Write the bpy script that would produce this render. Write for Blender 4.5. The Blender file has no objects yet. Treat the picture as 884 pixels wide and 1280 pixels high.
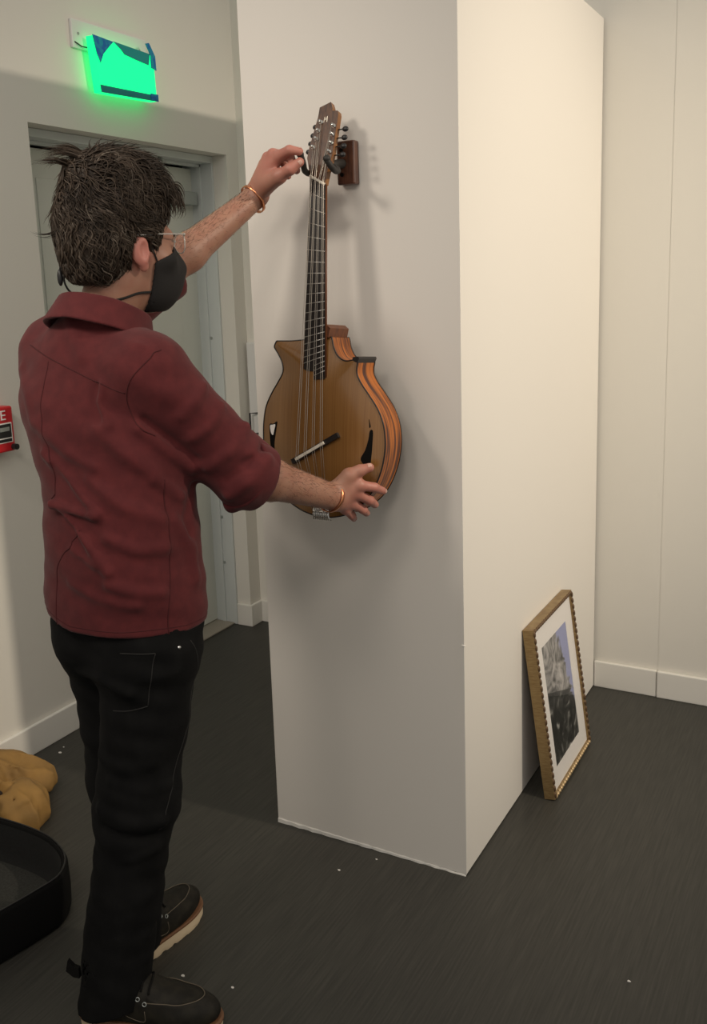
import bpy, math, random
import numpy as np
from mathutils import Matrix, Vector

random.seed(7)
rng = np.random.default_rng(7)
scene = bpy.context.scene
COL = scene.collection

# ------------------------------------------------------------------ camera
cam_data = bpy.data.cameras.new('camera')
cam = bpy.data.objects.new('camera', cam_data)
COL.objects.link(cam)
cam_data.sensor_fit = 'VERTICAL'
cam_data.sensor_height = 24.0
cam_data.lens = 1175.3 / 1280.0 * 24.0
cam_data.shift_x = 1.7 / 1280.0
cam_data.shift_y = -70.0 / 1280.0
cam_data.clip_start = 0.05
yaw, pitch, roll = math.radians(28.955), math.radians(10.61), math.radians(-1.877)
fwd = Vector((-math.sin(yaw) * math.cos(pitch), math.cos(yaw) * math.cos(pitch), -math.sin(pitch)))
rgt = Vector((math.cos(yaw), math.sin(yaw), 0))
upv = rgt.cross(fwd)
r2 = rgt * math.cos(roll) + upv * math.sin(roll)
u2 = -rgt * math.sin(roll) + upv * math.cos(roll)
mw = Matrix((r2, u2, -fwd)).transposed().to_4x4()
mw.translation = Vector((0.866, -2.1246, 1.5878))
cam.matrix_world = mw
scene.camera = cam

# ------------------------------------------------------------------ light
scene.view_settings.view_transform = 'Standard'
scene.view_settings.look = 'None'
scene.view_settings.gamma = 1.0
scene.view_settings.use_curve_mapping = False
scene.view_settings.exposure = 0.0
world = bpy.data.worlds.new('world')
scene.world = world
world.use_nodes = True
world.node_tree.nodes['Background'].inputs[0].default_value = (1.0, 0.95, 0.87, 1)
world.node_tree.nodes['Background'].inputs[1].default_value = 0.46


def spot(name, loc, target, power, angle, blend, radius, color):
    d = bpy.data.lights.new(name, 'SPOT')
    d.energy = power
    d.spot_size = math.radians(angle)
    d.spot_blend = blend
    d.shadow_soft_size = radius
    d.color = color
    o = bpy.data.objects.new(name, d)
    COL.objects.link(o)
    o.location = loc
    o.rotation_euler = (Vector(target) - Vector(loc)).to_track_quat('-Z', 'Y').to_euler()
    return o


WARM = (1.0, 0.86, 0.68)
spot('track_spot_wash', (3.0, 0.10, 3.01), (0.0, 0.72, 1.42), 375, 60, 1.0, 0.05, WARM)
spot('track_spot_front', (-0.10, -2.4, 3.1), (-0.45, 0.0, 0.9), 38, 90, 1.0, 0.30, (1.0, 0.88, 0.75))
spot('track_spot_side', (-1.25, -2.3, 3.1), (-0.85, 0.1, 1.45), 110, 56, 1.0, 0.22, (1.0, 0.88, 0.75))
spot('fill_spot_right', (1.0, -2.7, 3.1), (-0.35, -0.1, 0.8), 55, 70, 1.0, 0.30, (1.0, 0.88, 0.75))  # added fill from the front right, lifts the shadow below the instrument


# ------------------------------------------------------------------ materials
def srgb(r, g, b):
    f = lambda c: (c / 255 / 12.92) if c / 255 <= 0.04045 else ((c / 255 + 0.055) / 1.055) ** 2.4
    return (f(r), f(g), f(b), 1)


def mat(name, color, rough=0.6, metallic=0.0, noise=None, bump=None, spec=None, sheen=0, emit=None, sss=0, coat=0, trans=0):
    """noise=(scale xyz, detail, color2, contrast lo, hi); bump=(scale xyz, strength, distance)"""
    m = bpy.data.materials.new(name)
    m.use_nodes = True
    nt = m.node_tree
    b = nt.nodes['Principled BSDF']
    b.inputs['Base Color'].default_value = color
    b.inputs['Roughness'].default_value = rough
    b.inputs['Metallic'].default_value = metallic
    if spec is not None: b.inputs['Specular IOR Level'].default_value = spec
    if sheen:
        b.inputs['Sheen Weight'].default_value = sheen
        b.inputs['Sheen Roughness'].default_value = 0.5
    if coat:
        b.inputs['Coat Weight'].default_value = coat
        b.inputs['Coat Roughness'].default_value = 0.15
    if trans: b.inputs['Transmission Weight'].default_value = trans
    if sss:
        b.inputs['Subsurface Weight'].default_value = sss
        b.inputs['Subsurface Radius'].default_value = (0.012, 0.004, 0.002)
        b.inputs['Subsurface Scale'].default_value = 0.6
    if emit:
        b.inputs['Emission Color'].default_value = emit[0]
        b.inputs['Emission Strength'].default_value = emit[1]
    tc = nt.nodes.new('ShaderNodeTexCoord')

    def tex(scale, detail):
        mp = nt.nodes.new('ShaderNodeMapping')
        mp.inputs['Scale'].default_value = scale
        nt.links.new(tc.outputs['Object'], mp.inputs['Vector'])
        n = nt.nodes.new('ShaderNodeTexNoise')
        n.inputs['Scale'].default_value = 1.0
        n.inputs['Detail'].default_value = detail
        nt.links.new(mp.outputs[0], n.inputs['Vector'])
        return n
    if noise:
        sc, det, c2, lo, hi = noise
        n = tex(sc, det)
        r = nt.nodes.new('ShaderNodeMapRange')
        r.inputs[1].default_value = lo
        r.inputs[2].default_value = hi
        nt.links.new(n.outputs[0], r.inputs[0])
        mx = nt.nodes.new('ShaderNodeMix')
        mx.data_type = 'RGBA'
        mx.inputs[6].default_value = color
        mx.inputs[7].default_value = c2
        nt.links.new(r.outputs[0], mx.inputs[0])
        nt.links.new(mx.outputs[2], b.inputs['Base Color'])
    if bump:
        sc, st, dist = bump
        n = tex(sc, 4)
        bp = nt.nodes.new('ShaderNodeBump')
        bp.inputs['Strength'].default_value = st
        bp.inputs['Distance'].default_value = dist
        nt.links.new(n.outputs[0], bp.inputs['Height'])
        nt.links.new(bp.outputs[0], b.inputs['Normal'])
    return m


M = {}
M['wall'] = mat('wall_paint', (0.74, 0.72, 0.665, 1), 0.75, bump=((90, 90, 90), 0.06, 0.002))
M['partition'] = mat('partition_paint', (0.76, 0.73, 0.68, 1), 0.7, bump=((90, 90, 90), 0.06, 0.002))
M['trim'] = mat('trim_paint', (0.78, 0.765, 0.72, 1), 0.5)
M['door'] = mat('door_paint', (0.70, 0.72, 0.67, 1), 0.5)
M['door_frame'] = mat('door_frame_paint', (0.62, 0.66, 0.66, 1), 0.45)
M['floor'] = mat('floor_vinyl', (0.036, 0.035, 0.031, 1), 0.5, noise=((190, 7, 60), 5, (0.060, 0.058, 0.050, 1), 0.3, 0.75),
                 bump=((160, 8, 60), 0.15, 0.001), spec=0.35)
M['threshold'] = mat('threshold_metal', (0.34, 0.31, 0.26, 1), 0.55)
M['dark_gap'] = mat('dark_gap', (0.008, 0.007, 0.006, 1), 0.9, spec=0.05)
M['grey_metal'] = mat('grey_metal', (0.42, 0.45, 0.44, 1), 0.35, 0.6)
M['black_plastic'] = mat('black_plastic', (0.012, 0.012, 0.013, 1), 0.4)
M['panel_white'] = mat('panel_white', (0.74, 0.74, 0.73, 1), 0.45)
M['green_light'] = mat('green_light', (0.0, 0.3, 0.1, 1), 0.5, emit=((0.0, 1.0, 0.22, 1), 1.5), noise=None)
M['blue_tape'] = mat('blue_tape', (0.0, 0.13, 0.42, 1), 0.55, noise=((60, 60, 60), 2, (0.0, 0.30, 0.42, 1), 0.4, 0.6))
M['teal_edge'] = mat('teal_edge', (0.0, 0.28, 0.28, 1), 0.5)
M['red'] = mat('red_enamel', (0.55, 0.012, 0.02, 1), 0.35)
M['white_print'] = mat('white_print', (0.85, 0.83, 0.8, 1), 0.5)
M['gold'] = mat('gold_frame', (0.34, 0.24, 0.11, 1), 0.42, 0.55, noise=((40, 40, 300), 3, (0.25, 0.16, 0.07, 1), 0.35, 0.65))
M['gold_dark'] = mat('gold_dark_ornament', (0.12, 0.07, 0.035, 1), 0.45, 0.4)
M['gold_pale'] = mat('gold_bead', (0.62, 0.46, 0.26, 1), 0.35, 0.6)
M['mat_board'] = mat('mat_board', (0.80, 0.77, 0.74, 1), 0.8)
M['ebony'] = mat('ebony', (0.014, 0.011, 0.010, 1), 0.4)
M['bone'] = mat('bone', (0.75, 0.70, 0.60, 1), 0.4)
M['fret'] = mat('fret_wire', (0.55, 0.53, 0.50, 1), 0.3, 0.9)
M['string'] = mat('string_wire', (0.62, 0.56, 0.48, 1), 0.35, 0.8)
M['chrome'] = mat('chrome', (0.75, 0.74, 0.72, 1), 0.12, 1.0)
M['top_wood'] = mat('top_wood', (0.235, 0.115, 0.034, 1), 0.27, noise=((320, 2.5, 8), 4, (0.185, 0.084, 0.023, 1), 0.35, 0.7), coat=0.5)
M['neck_wood'] = mat('neck_wood', (0.145, 0.048, 0.016, 1), 0.45, noise=((160, 9, 160), 4, (0.085, 0.027, 0.010, 1), 0.35, 0.65))
M['head_wood'] = mat('head_wood', (0.115, 0.05, 0.022, 1), 0.35, noise=((190, 14, 190), 4, (0.05, 0.02, 0.010, 1), 0.35, 0.65), coat=0.3)
M['head_side'] = mat('head_side', (0.30, 0.135, 0.04, 1), 0.4, noise=((10, 14, 400), 4, (0.14, 0.05, 0.018, 1), 0.35, 0.65))
M['block_wood'] = mat('block_wood', (0.13, 0.052, 0.028, 1), 0.35, noise=((240, 20, 14), 4, (0.06, 0.024, 0.016, 1), 0.35, 0.65), coat=0.3)
M['foam'] = mat('rubber_foam', (0.018, 0.016, 0.014, 1), 0.6)
M['case_out'] = mat('case_nylon', (0.0038, 0.0038, 0.0038, 1), 0.85, spec=0.18, bump=((500, 500, 500), 0.3, 0.001))
M['case_in'] = mat('case_lining', (0.012, 0.012, 0.0115, 1), 0.95, noise=((220, 220, 220), 3, (0.007, 0.007, 0.0065, 1), 0.35, 0.65))
M['case_floor'] = mat('case_plush', (0.040, 0.041, 0.036, 1), 0.95, noise=((160, 160, 160), 4, (0.022, 0.022, 0.019, 1), 0.3, 0.7))
M['canvas'] = mat('tan_canvas', (0.33, 0.185, 0.05, 1), 0.8, noise=((14, 14, 14), 4, (0.25, 0.145, 0.045, 1), 0.4, 0.7), bump=((700, 700, 700), 0.2, 0.001))
M['canvas_dark'] = mat('opening_dark', (0.03, 0.02, 0.015, 1), 0.9)
M['skin'] = mat('skin', (0.345, 0.180, 0.122, 1), 0.5, noise=((26, 26, 26), 4, (0.31, 0.140, 0.095, 1), 0.40, 0.75), sss=0.12,
                bump=((420, 420, 420), 0.15, 0.0008))
M['nail'] = mat('nail', (0.55, 0.33, 0.27, 1), 0.3)
M['shirt'] = mat('burgundy_cotton', (0.080, 0.0065, 0.0085, 1), 0.9, sheen=0.06, noise=((38, 38, 38), 5, (0.108, 0.0115, 0.0130, 1), 0.4, 0.75),
                 bump=((620, 620, 620), 0.22, 0.001))
M['shirt_seam'] = mat('burgundy_seam', (0.058, 0.005, 0.0065, 1), 0.9)
M['jeans'] = mat('black_denim', (0.0038, 0.0038, 0.0040, 1), 0.9, spec=0.18, noise=((24, 24, 18), 5, (0.0070, 0.0070, 0.0070, 1), 0.4, 0.75),
                 bump=((700, 700, 700), 0.25, 0.001))
M['stitch'] = mat('denim_stitch', (0.016, 0.015, 0.014, 1), 0.8)
M['boot'] = mat('boot_leather', (0.009, 0.0075, 0.005, 1), 0.68, spec=0.3, noise=((40, 40, 40), 3, (0.020, 0.017, 0.011, 1), 0.4, 0.7))
M['boot_stitch'] = mat('boot_stitch', (0.13, 0.105, 0.075, 1), 0.7)
M['welt'] = mat('boot_welt', (0.16, 0.075, 0.035, 1), 0.6)
M['sole'] = mat('crepe_sole', (0.62, 0.50, 0.34, 1), 0.7)
M['lace'] = mat('boot_lace', (0.006, 0.0055, 0.005, 1), 0.9, spec=0.2)
M['mask'] = mat('mask_cloth', (0.0085, 0.0075, 0.0075, 1), 0.85, bump=((600, 600, 600), 0.3, 0.001))
M['copper'] = mat('copper', (0.72, 0.30, 0.15, 1), 0.28, 1.0)
M['clear'] = mat('clear_acetate', (0.80, 0.78, 0.74, 1), 0.15, trans=0.6)
M['arm_hair'] = mat('arm_hair', (0.10, 0.05, 0.03, 1), 0.6)
M['chip'] = mat('paint_flake', (0.75, 0.73, 0.7, 1), 0.7)

# ears, knuckles and palms are redder than the forearms
nt = M['skin'].node_tree
b = nt.nodes['Principled BSDF']
src = b.inputs['Base Color'].links[0].from_socket
at = nt.nodes.new('ShaderNodeAttribute'); at.attribute_name = 'flush'
mx = nt.nodes.new('ShaderNodeMix'); mx.data_type = 'RGBA'; mx.inputs[7].default_value = (0.50, 0.185, 0.150, 1)
nt.links.new(at.outputs['Fac'], mx.inputs[0]); nt.links.new(src, mx.inputs[6]); nt.links.new(mx.outputs[2], b.inputs['Base Color'])

# streaked orange wood for the rim of the instrument
m = mat('rim_wood', (0.33, 0.115, 0.03, 1), 0.4, coat=0.15)
nt = m.node_tree
b = nt.nodes['Principled BSDF']
at = nt.nodes.new('ShaderNodeAttribute'); at.attribute_name = 'grain'
n1 = nt.nodes.new('ShaderNodeTexNoise'); n1.inputs['Scale'].default_value = 1.0; n1.inputs['Detail'].default_value = 3
mp = nt.nodes.new('ShaderNodeMapping'); mp.inputs['Scale'].default_value = (5, 90, 1)
nt.links.new(at.outputs['Vector'], mp.inputs[0]); nt.links.new(mp.outputs[0], n1.inputs['Vector'])
rp = nt.nodes.new('ShaderNodeValToRGB')
rp.color_ramp.elements[0].position = 0.40; rp.color_ramp.elements[0].color = (0.060, 0.013, 0.003, 1)
rp.color_ramp.elements[1].position = 0.58; rp.color_ramp.elements[1].color = (0.43, 0.125, 0.012, 1)
nt.links.new(n1.outputs[0], rp.inputs[0]); nt.links.new(rp.outputs[0], b.inputs['Base Color'])
M['rim_wood'] = m

# thin clear glass: mostly transparent with a weak mirror reflection
def thin_glass(name, refl):
    m = bpy.data.materials.new(name)
    m.use_nodes = True
    nt = m.node_tree
    nt.nodes.remove(nt.nodes['Principled BSDF'])
    t = nt.nodes.new('ShaderNodeBsdfTransparent'); g = nt.nodes.new('ShaderNodeBsdfGlossy'); g.inputs['Roughness'].default_value = 0.02
    mx = nt.nodes.new('ShaderNodeMixShader')
    mx.inputs[0].default_value = refl
    nt.links.new(t.outputs[0], mx.inputs[1]); nt.links.new(g.outputs[0], mx.inputs[2])
    nt.links.new(mx.outputs[0], nt.nodes['Material Output'].inputs['Surface'])
    return m


M['glass'] = thin_glass('picture_glass', 0.05)
M['lens'] = thin_glass('lens_glass', 0.07)

# hair: per-lock shade attribute
m = mat('hair', (0.03, 0.02, 0.014, 1), 0.5, spec=0.22)
nt = m.node_tree
b = nt.nodes['Principled BSDF']
at = nt.nodes.new('ShaderNodeAttribute'); at.attribute_name = 'shade'
rp = nt.nodes.new('ShaderNodeValToRGB')
rp.color_ramp.elements[0].position = 0.0; rp.color_ramp.elements[0].color = (0.020, 0.014, 0.010, 1)
rp.color_ramp.elements[1].position = 0.62; rp.color_ramp.elements[1].color = (0.070, 0.050, 0.036, 1)
e = rp.color_ramp.elements.new(0.9); e.color = (0.17, 0.142, 0.115, 1)
nt.links.new(at.outputs['Fac'], rp.inputs[0]); nt.links.new(rp.outputs[0], b.inputs['Base Color'])
M['hair'] = m

# framed picture: dark swirled rocks below, pale blue above
m = mat('picture_print', (0.1, 0.1, 0.1, 1), 0.35)
nt = m.node_tree
b = nt.nodes['Principled BSDF']
at = nt.nodes.new('ShaderNodeAttribute'); at.attribute_name = 'pic'
sep = nt.nodes.new('ShaderNodeSeparateXYZ'); nt.links.new(at.outputs['Vector'], sep.inputs[0])
n1 = nt.nodes.new('ShaderNodeTexNoise'); n1.inputs['Scale'].default_value = 4.6; n1.inputs['Detail'].default_value = 6; n1.inputs['Distortion'].default_value = 2.2
nt.links.new(at.outputs['Vector'], n1.inputs['Vector'])
rp = nt.nodes.new('ShaderNodeValToRGB')
rp.color_ramp.elements[0].position = 0.42; rp.color_ramp.elements[0].color = (0.012, 0.013, 0.012, 1)
rp.color_ramp.elements[1].position = 0.72; rp.color_ramp.elements[1].color = (0.45, 0.44, 0.42, 1)
e = rp.color_ramp.elements.new(0.56); e.color = (0.045, 0.047, 0.043, 1)
nt.links.new(n1.outputs[0], rp.inputs[0])
rp2 = nt.nodes.new('ShaderNodeValToRGB')     # upper, mid-grey version
rp2.color_ramp.elements[0].position = 0.34; rp2.color_ramp.elements[0].color = (0.035, 0.036, 0.036, 1)
rp2.color_ramp.elements[1].position = 0.70; rp2.color_ramp.elements[1].color = (0.55, 0.53, 0.52, 1)
nt.links.new(n1.outputs[0], rp2.inputs[0])
up = nt.nodes.new('ShaderNodeMath'); up.operation = 'GREATER_THAN'; up.inputs[1].default_value = 0.62
lean = nt.nodes.new('ShaderNodeMath'); lean.operation = 'MULTIPLY_ADD'; lean.inputs[1].default_value = 0.30
nt.links.new(sep.outputs[0], lean.inputs[0]); nt.links.new(sep.outputs[1], lean.inputs[2]); nt.links.new(lean.outputs[0], up.inputs[0])
mx = nt.nodes.new('ShaderNodeMix'); mx.data_type = 'RGBA'
nt.links.new(up.outputs[0], mx.inputs[0]); nt.links.new(rp.outputs[0], mx.inputs[6]); nt.links.new(rp2.outputs[0], mx.inputs[7])
# sky: right edge and top, broken by noise
skx = nt.nodes.new('ShaderNodeMath'); skx.operation = 'MULTIPLY_ADD'; skx.inputs[1].default_value = 1.0
sub = nt.nodes.new('ShaderNodeMath'); sub.operation = 'MULTIPLY'; sub.inputs[1].default_value = 0.45
nt.links.new(sep.outputs[1], sub.inputs[0])
nt.links.new(sep.outputs[0], skx.inputs[0]); nt.links.new(sub.outputs[0], skx.inputs[2])
add = nt.nodes.new('ShaderNodeMath'); add.operation = 'MULTIPLY_ADD'; add.inputs[1].default_value = 0.35
nt.links.new(n1.outputs[0], add.inputs[0]); nt.links.new(skx.outputs[0], add.inputs[2])
gt = nt.nodes.new('ShaderNodeMapRange'); gt.inputs[1].default_value = 1.02; gt.inputs[2].default_value = 1.06
nt.links.new(add.outputs[0], gt.inputs[0])
mx2 = nt.nodes.new('ShaderNodeMix'); mx2.data_type = 'RGBA'; mx2.inputs[7].default_value = (0.30, 0.33, 0.56, 1)
nt.links.new(gt.outputs[0], mx2.inputs[0]); nt.links.new(mx.outputs[2], mx2.inputs[6]); nt.links.new(mx2.outputs[2], b.inputs['Base Color'])
M['picture'] = m


# ------------------------------------------------------------------ builders
def obj(name, verts, faces, material, parent=None, smooth=False):
    me = bpy.data.meshes.new(name)
    if isinstance(verts, np.ndarray): verts = verts.tolist()
    if isinstance(faces, np.ndarray): faces = faces.tolist()
    me.from_pydata(verts, [], faces)
    me.update()
    me.materials.append(M[material])
    if smooth: me.polygons.foreach_set('use_smooth', [True] * len(me.polygons))
    o = bpy.data.objects.new(name, me)
    COL.objects.link(o)
    adopt(o, parent)
    return o


def adopt(o, parent):
    # meshes are modelled in world space unless the parent thing has a frame of its own
    if parent is None: return
    o.parent = parent
    if not parent.get('own_frame'): o.matrix_parent_inverse = parent.matrix_basis.inverted()


def empty(name, loc=(0, 0, 0)):
    o = bpy.data.objects.new(name, None)
    o.empty_display_size = 0.05
    COL.objects.link(o)
    o.location = loc
    return o


def tag(o, label, cat, group=None):
    o['label'] = label
    o['category'] = cat
    if group: o['group'] = group
    return o


def struct(o):
    o['kind'] = 'structure'
    return o


def box_vf(x0, x1, y0, y1, z0, z1, bev=0.0):
    if bev <= 0:
        v = [(x, y, z) for z in (z0, z1) for y in (y0, y1) for x in (x0, x1)]
        f = [(0, 2, 3, 1), (4, 5, 7, 6), (0, 1, 5, 4), (2, 6, 7, 3), (0, 4, 6, 2), (1, 3, 7, 5)]
        return v, f
    import bmesh
    bm = bmesh.new()
    bmesh.ops.create_cube(bm, size=1)
    for w in bm.verts:
        w.co = Vector(((x0 + x1) / 2 + w.co.x * (x1 - x0), (y0 + y1) / 2 + w.co.y * (y1 - y0), (z0 + z1) / 2 + w.co.z * (z1 - z0)))
    bmesh.ops.bevel(bm, geom=list(bm.edges), offset=bev, segments=2, affect='EDGES', profile=0.5)
    bm.verts.index_update()
    v = [tuple(w.co) for w in bm.verts]
    f = [tuple(w.index for w in fc.verts) for fc in bm.faces]
    bm.free()
    return v, f


def join(*parts):
    V, F = [], []
    for v, f in parts:
        n = len(V)
        V += [tuple(p) for p in v]
        F += [tuple(i + n for i in q) for q in f]
    return V, F


def tube_vf(pts, r, n=8, closed=False, cap=True):
    P = [Vector(p) for p in pts]
    rs = r if isinstance(r, (list, tuple)) else [r] * len(P)
    V, F = [], []
    m_ = len(P)
    prev = None
    for i, p in enumerate(P):
        if closed: t = P[(i + 1) % m_] - P[i - 1]
        else: t = P[min(i + 1, m_ - 1)] - P[max(i - 1, 0)]
        t.normalize()
        if prev is None:
            a = Vector((0, 0, 1)) if abs(t.z) < 0.9 else Vector((1, 0, 0))
            u = t.cross(a).normalized()
        else:
            u = (prev - t * prev.dot(t)).normalized()
        prev = u
        w = t.cross(u)
        for k in range(n):
            an = 2 * math.pi * k / n
            V.append(tuple(p + (u * math.cos(an) + w * math.sin(an)) * rs[i]))
    rings = m_ if closed else m_ - 1
    for i in range(rings):
        j = (i + 1) % m_
        for k in range(n):
            k2 = (k + 1) % n
            F.append((i * n + k, i * n + k2, j * n + k2, j * n + k))
    if cap and not closed:
        F.append(tuple(range(n))[::-1])
        F.append(tuple((m_ - 1) * n + k for k in range(n)))
    return V, F


def prism_vf(poly, z0, z1):
    """closed polygon of (a, b) extruded along the third axis from z0 to z1"""
    n = len(poly)
    V = [(a, b_, z0) for a, b_ in poly] + [(a, b_, z1) for a, b_ in poly]
    F = [tuple(range(n))[::-1], tuple(range(n, 2 * n))]
    F += [(i, (i + 1) % n, n + (i + 1) % n, n + i) for i in range(n)]
    return V, F


def spline(pts, n, closed=False):
    """Catmull-Rom resample"""
    P = np.array(pts, float)
    m_ = len(P)
    out = []
    segs = m_ if closed else m_ - 1
    for i in range(segs):
        if closed: p0, p1, p2, p3 = P[i - 1], P[i], P[(i + 1) % m_], P[(i + 2) % m_]
        else: p0, p1, p2, p3 = P[max(i - 1, 0)], P[i], P[i + 1], P[min(i + 2, m_ - 1)]
        for t in np.linspace(0, 1, n, endpoint=False):
            out.append(0.5 * ((2 * p1) + (-p0 + p2) * t + (2 * p0 - 5 * p1 + 4 * p2 - p3) * t * t + (-p0 + 3 * p1 - 3 * p2 + p3) * t ** 3))
    if not closed: out.append(P[-1])
    return np.array(out)


def cyl_vf(p0, p1, r, n=12):
    return tube_vf([p0, p1], r, n)


def sphere_vf(c, r, nu=10, nv=7):
    rx, ry, rz = r if isinstance(r, (tuple, list)) else (r, r, r)
    V = [(c[0], c[1], c[2] + rz)]
    for i in range(1, nv):
        a = math.pi * i / nv
        for k in range(nu):
            t = 2 * math.pi * k / nu
            V.append((c[0] + rx * math.sin(a) * math.cos(t), c[1] + ry * math.sin(a) * math.sin(t), c[2] + rz * math.cos(a)))
    V.append((c[0], c[1], c[2] - rz))
    F = [(0, 1 + k, 1 + (k + 1) % nu) for k in range(nu)]
    for i in range(nv - 2):
        for k in range(nu):
            a, b_ = 1 + i * nu + k, 1 + i * nu + (k + 1) % nu
            F.append((a, a + nu, b_ + nu, b_))
    l = len(V) - 1
    F += [(l, l - nu + (k + 1) % nu, l - nu + k) for k in range(nu)]
    return V, F


def text_vf(body, size, depth):
    cu = bpy.data.curves.new('t', 'FONT')
    cu.body = body
    cu.size = size
    cu.extrude = depth
    cu.resolution_u = 3
    o = bpy.data.objects.new('t', cu)
    COL.objects.link(o)
    dg = bpy.context.evaluated_depsgraph_get()
    me = o.evaluated_get(dg).to_mesh()
    v = [tuple(w.co) for w in me.vertices]
    f = [tuple(p.vertices) for p in me.polygons]
    o.evaluated_get(dg).to_mesh_clear()
    bpy.data.objects.remove(o)
    bpy.data.curves.remove(cu)
    return v, f


# ------------------------------------------------------------------ signed-distance modelling (organic shapes)
def smin(a, b, k):
    h = np.maximum(k - np.abs(a - b), 0) / k
    return np.minimum(a, b) - h * h * k * 0.25


def smax(a, b, k):
    return -smin(-a, -b, k)


def cone(P, a, b, r1, r2):
    a = np.asarray(a, np.float32); b = np.asarray(b, np.float32)
    ab = b - a
    t = np.clip(((P - a) @ ab) / float(ab @ ab), 0, 1)
    q = P - a - t[:, None] * ab
    return np.sqrt((q * q).sum(1)) - (r1 + (r2 - r1) * t)


def ell(P, c, R, axes=None):
    q = P - np.asarray(c, np.float32)
    if axes is not None: q = q @ np.asarray(axes, np.float32).T
    R = np.asarray(R, np.float32)
    q1 = q / R
    k0 = np.sqrt((q1 * q1).sum(1)) + 1e-9
    q2 = q1 / R
    k1 = np.sqrt((q2 * q2).sum(1)) + 1e-9
    return k0 * (k0 - 1) / k1


def noise3(P, s, seed=0):
    """cheap smooth pseudo-noise from rotated sines"""
    r = np.random.default_rng(seed)
    out = 0
    for i in range(6):
        d = r.normal(size=3); d /= np.linalg.norm(d)
        out = out + np.sin(P @ (d * s * r.uniform(0.6, 1.6)).astype(np.float32) + r.uniform(0, 6.28))
    return out / 6


def sdf_mesh(fn, lo, hi, h, B=16):
    lo = np.array(lo, float); hi = np.array(hi, float)
    nb = np.ceil((hi - lo) / (h * B)).astype(int)
    g = np.stack(np.meshgrid(*[np.arange(k) for k in nb], indexing='ij'), -1).reshape(-1, 3)
    cen = (lo + (g + 0.5) * B * h).astype(np.float32)
    d = fn(cen)
    keep = g[np.abs(d) < B * h * 1.05]
    loc = np.stack(np.meshgrid(*[np.arange(B + 1)] * 3, indexing='ij'), -1).reshape(-1, 3)
    S = nb * B + 3
    key = lambda c: (c[:, 0] * S[1] + c[:, 1]) * S[2] + c[:, 2]
    ck, cv, quads = [], [], []
    E = [[], [], []]
    for s in range(0, len(keep), 160):
        kb = keep[s:s + 160]
        base = kb[:, None, :] * B + loc[None]
        val = fn((lo + base.reshape(-1, 3) * h).astype(np.float32)).reshape(len(kb), B + 1, B + 1, B + 1)
        neg = val < 0
        c8 = sum(neg[:, i:B + i, j:B + j, k:B + k].astype(np.int8) for i in (0, 1) for j in (0, 1) for k in (0, 1))
        bi, ci, cj, ckk = np.nonzero((c8 > 0) & (c8 < 8))
        if len(bi):
            acc = np.zeros((len(bi), 3)); cnt = np.zeros(len(bi))
            corners = {}
            for i in (0, 1):
                for j in (0, 1):
                    for k in (0, 1):
                        corners[i, j, k] = val[bi, ci + i, cj + j, ckk + k]
            for (p, v0) in corners.items():
                for ax in range(3):
                    if p[ax]: continue
                    q = list(p); q[ax] = 1; v1 = corners[tuple(q)]
                    c = (v0 < 0) != (v1 < 0)
                    t = np.where(c, v0 / np.where(c, v0 - v1, 1), 0)
                    pos = np.zeros((len(bi), 3)) + np.array(p)
                    pos[:, ax] += t
                    acc += pos * c[:, None]; cnt += c
            cell = kb[bi] * B + np.stack([ci, cj, ckk], 1)
            ck.append(key(cell)); cv.append(lo + (cell + acc / cnt[:, None]) * h)
        for ax in range(3):
            sl0 = [slice(None)] + [slice(0, B)] * 3
            sl1 = list(sl0); sl1[ax + 1] = slice(1, B + 1)
            n0, n1 = neg[tuple(sl0)], neg[tuple(sl1)]
            eb, ei, ej, ek = np.nonzero(n0 != n1)
            if len(eb):
                E[ax].append(np.concatenate([kb[eb] * B + np.stack([ei, ej, ek], 1), n0[eb, ei, ej, ek][:, None].astype(int)], 1))
    ck = np.concatenate(ck); cv = np.concatenate(cv)
    o = np.argsort(ck); ck = ck[o]; cv = cv[o]
    for ax in range(3):
        if not E[ax]: continue
        e = np.concatenate(E[ax]); c = e[:, :3]; inside = e[:, 3] == 1
        a1, a2 = (ax + 1) % 3, (ax + 2) % 3
        o1 = np.zeros(3, int); o1[a1] = -1
        o2 = np.zeros(3, int); o2[a2] = -1
        ids, ok = [], np.ones(len(c), bool)
        for dlt in (o1 * 0, o1, o1 + o2, o2):
            k = key(c + dlt)
            i = np.clip(np.searchsorted(ck, k), 0, len(ck) - 1)
            ok &= ck[i] == k
            ids.append(i)
        q = np.stack(ids, 1)
        q[~inside] = q[~inside][:, ::-1]
        quads.append(q[ok])
    return cv, np.concatenate(quads)


def sdf_obj(name, fn, lo, hi, h, material, parent=None):
    v, f = sdf_mesh(fn, lo, hi, h)
    me = bpy.data.meshes.new(name)
    me.vertices.add(len(v)); me.vertices.foreach_set('co', v.astype(np.float32).ravel())
    me.loops.add(len(f) * 4); me.loops.foreach_set('vertex_index', f.astype(np.int32).ravel())
    me.polygons.add(len(f)); me.polygons.foreach_set('loop_start', np.arange(len(f), dtype=np.int32) * 4)
    me.polygons.foreach_set('loop_total', np.full(len(f), 4, np.int32))
    me.update(calc_edges=True); me.validate()
    me.polygons.foreach_set('use_smooth', [True] * len(me.polygons))
    me.materials.append(M[material])
    o = bpy.data.objects.new(name, me)
    COL.objects.link(o)
    adopt(o, parent)
    return o


# ================================================================== THE SETTING
XL = -1.612           # face of the left wall
Y1, Y2, Y3 = 0.221, 1.323, 1.407   # door opening, far corner
ZO = 2.133
YB = 1.337            # face of the back wall on the right
HB = 0.105            # baseboard height
TB = 0.015

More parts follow.
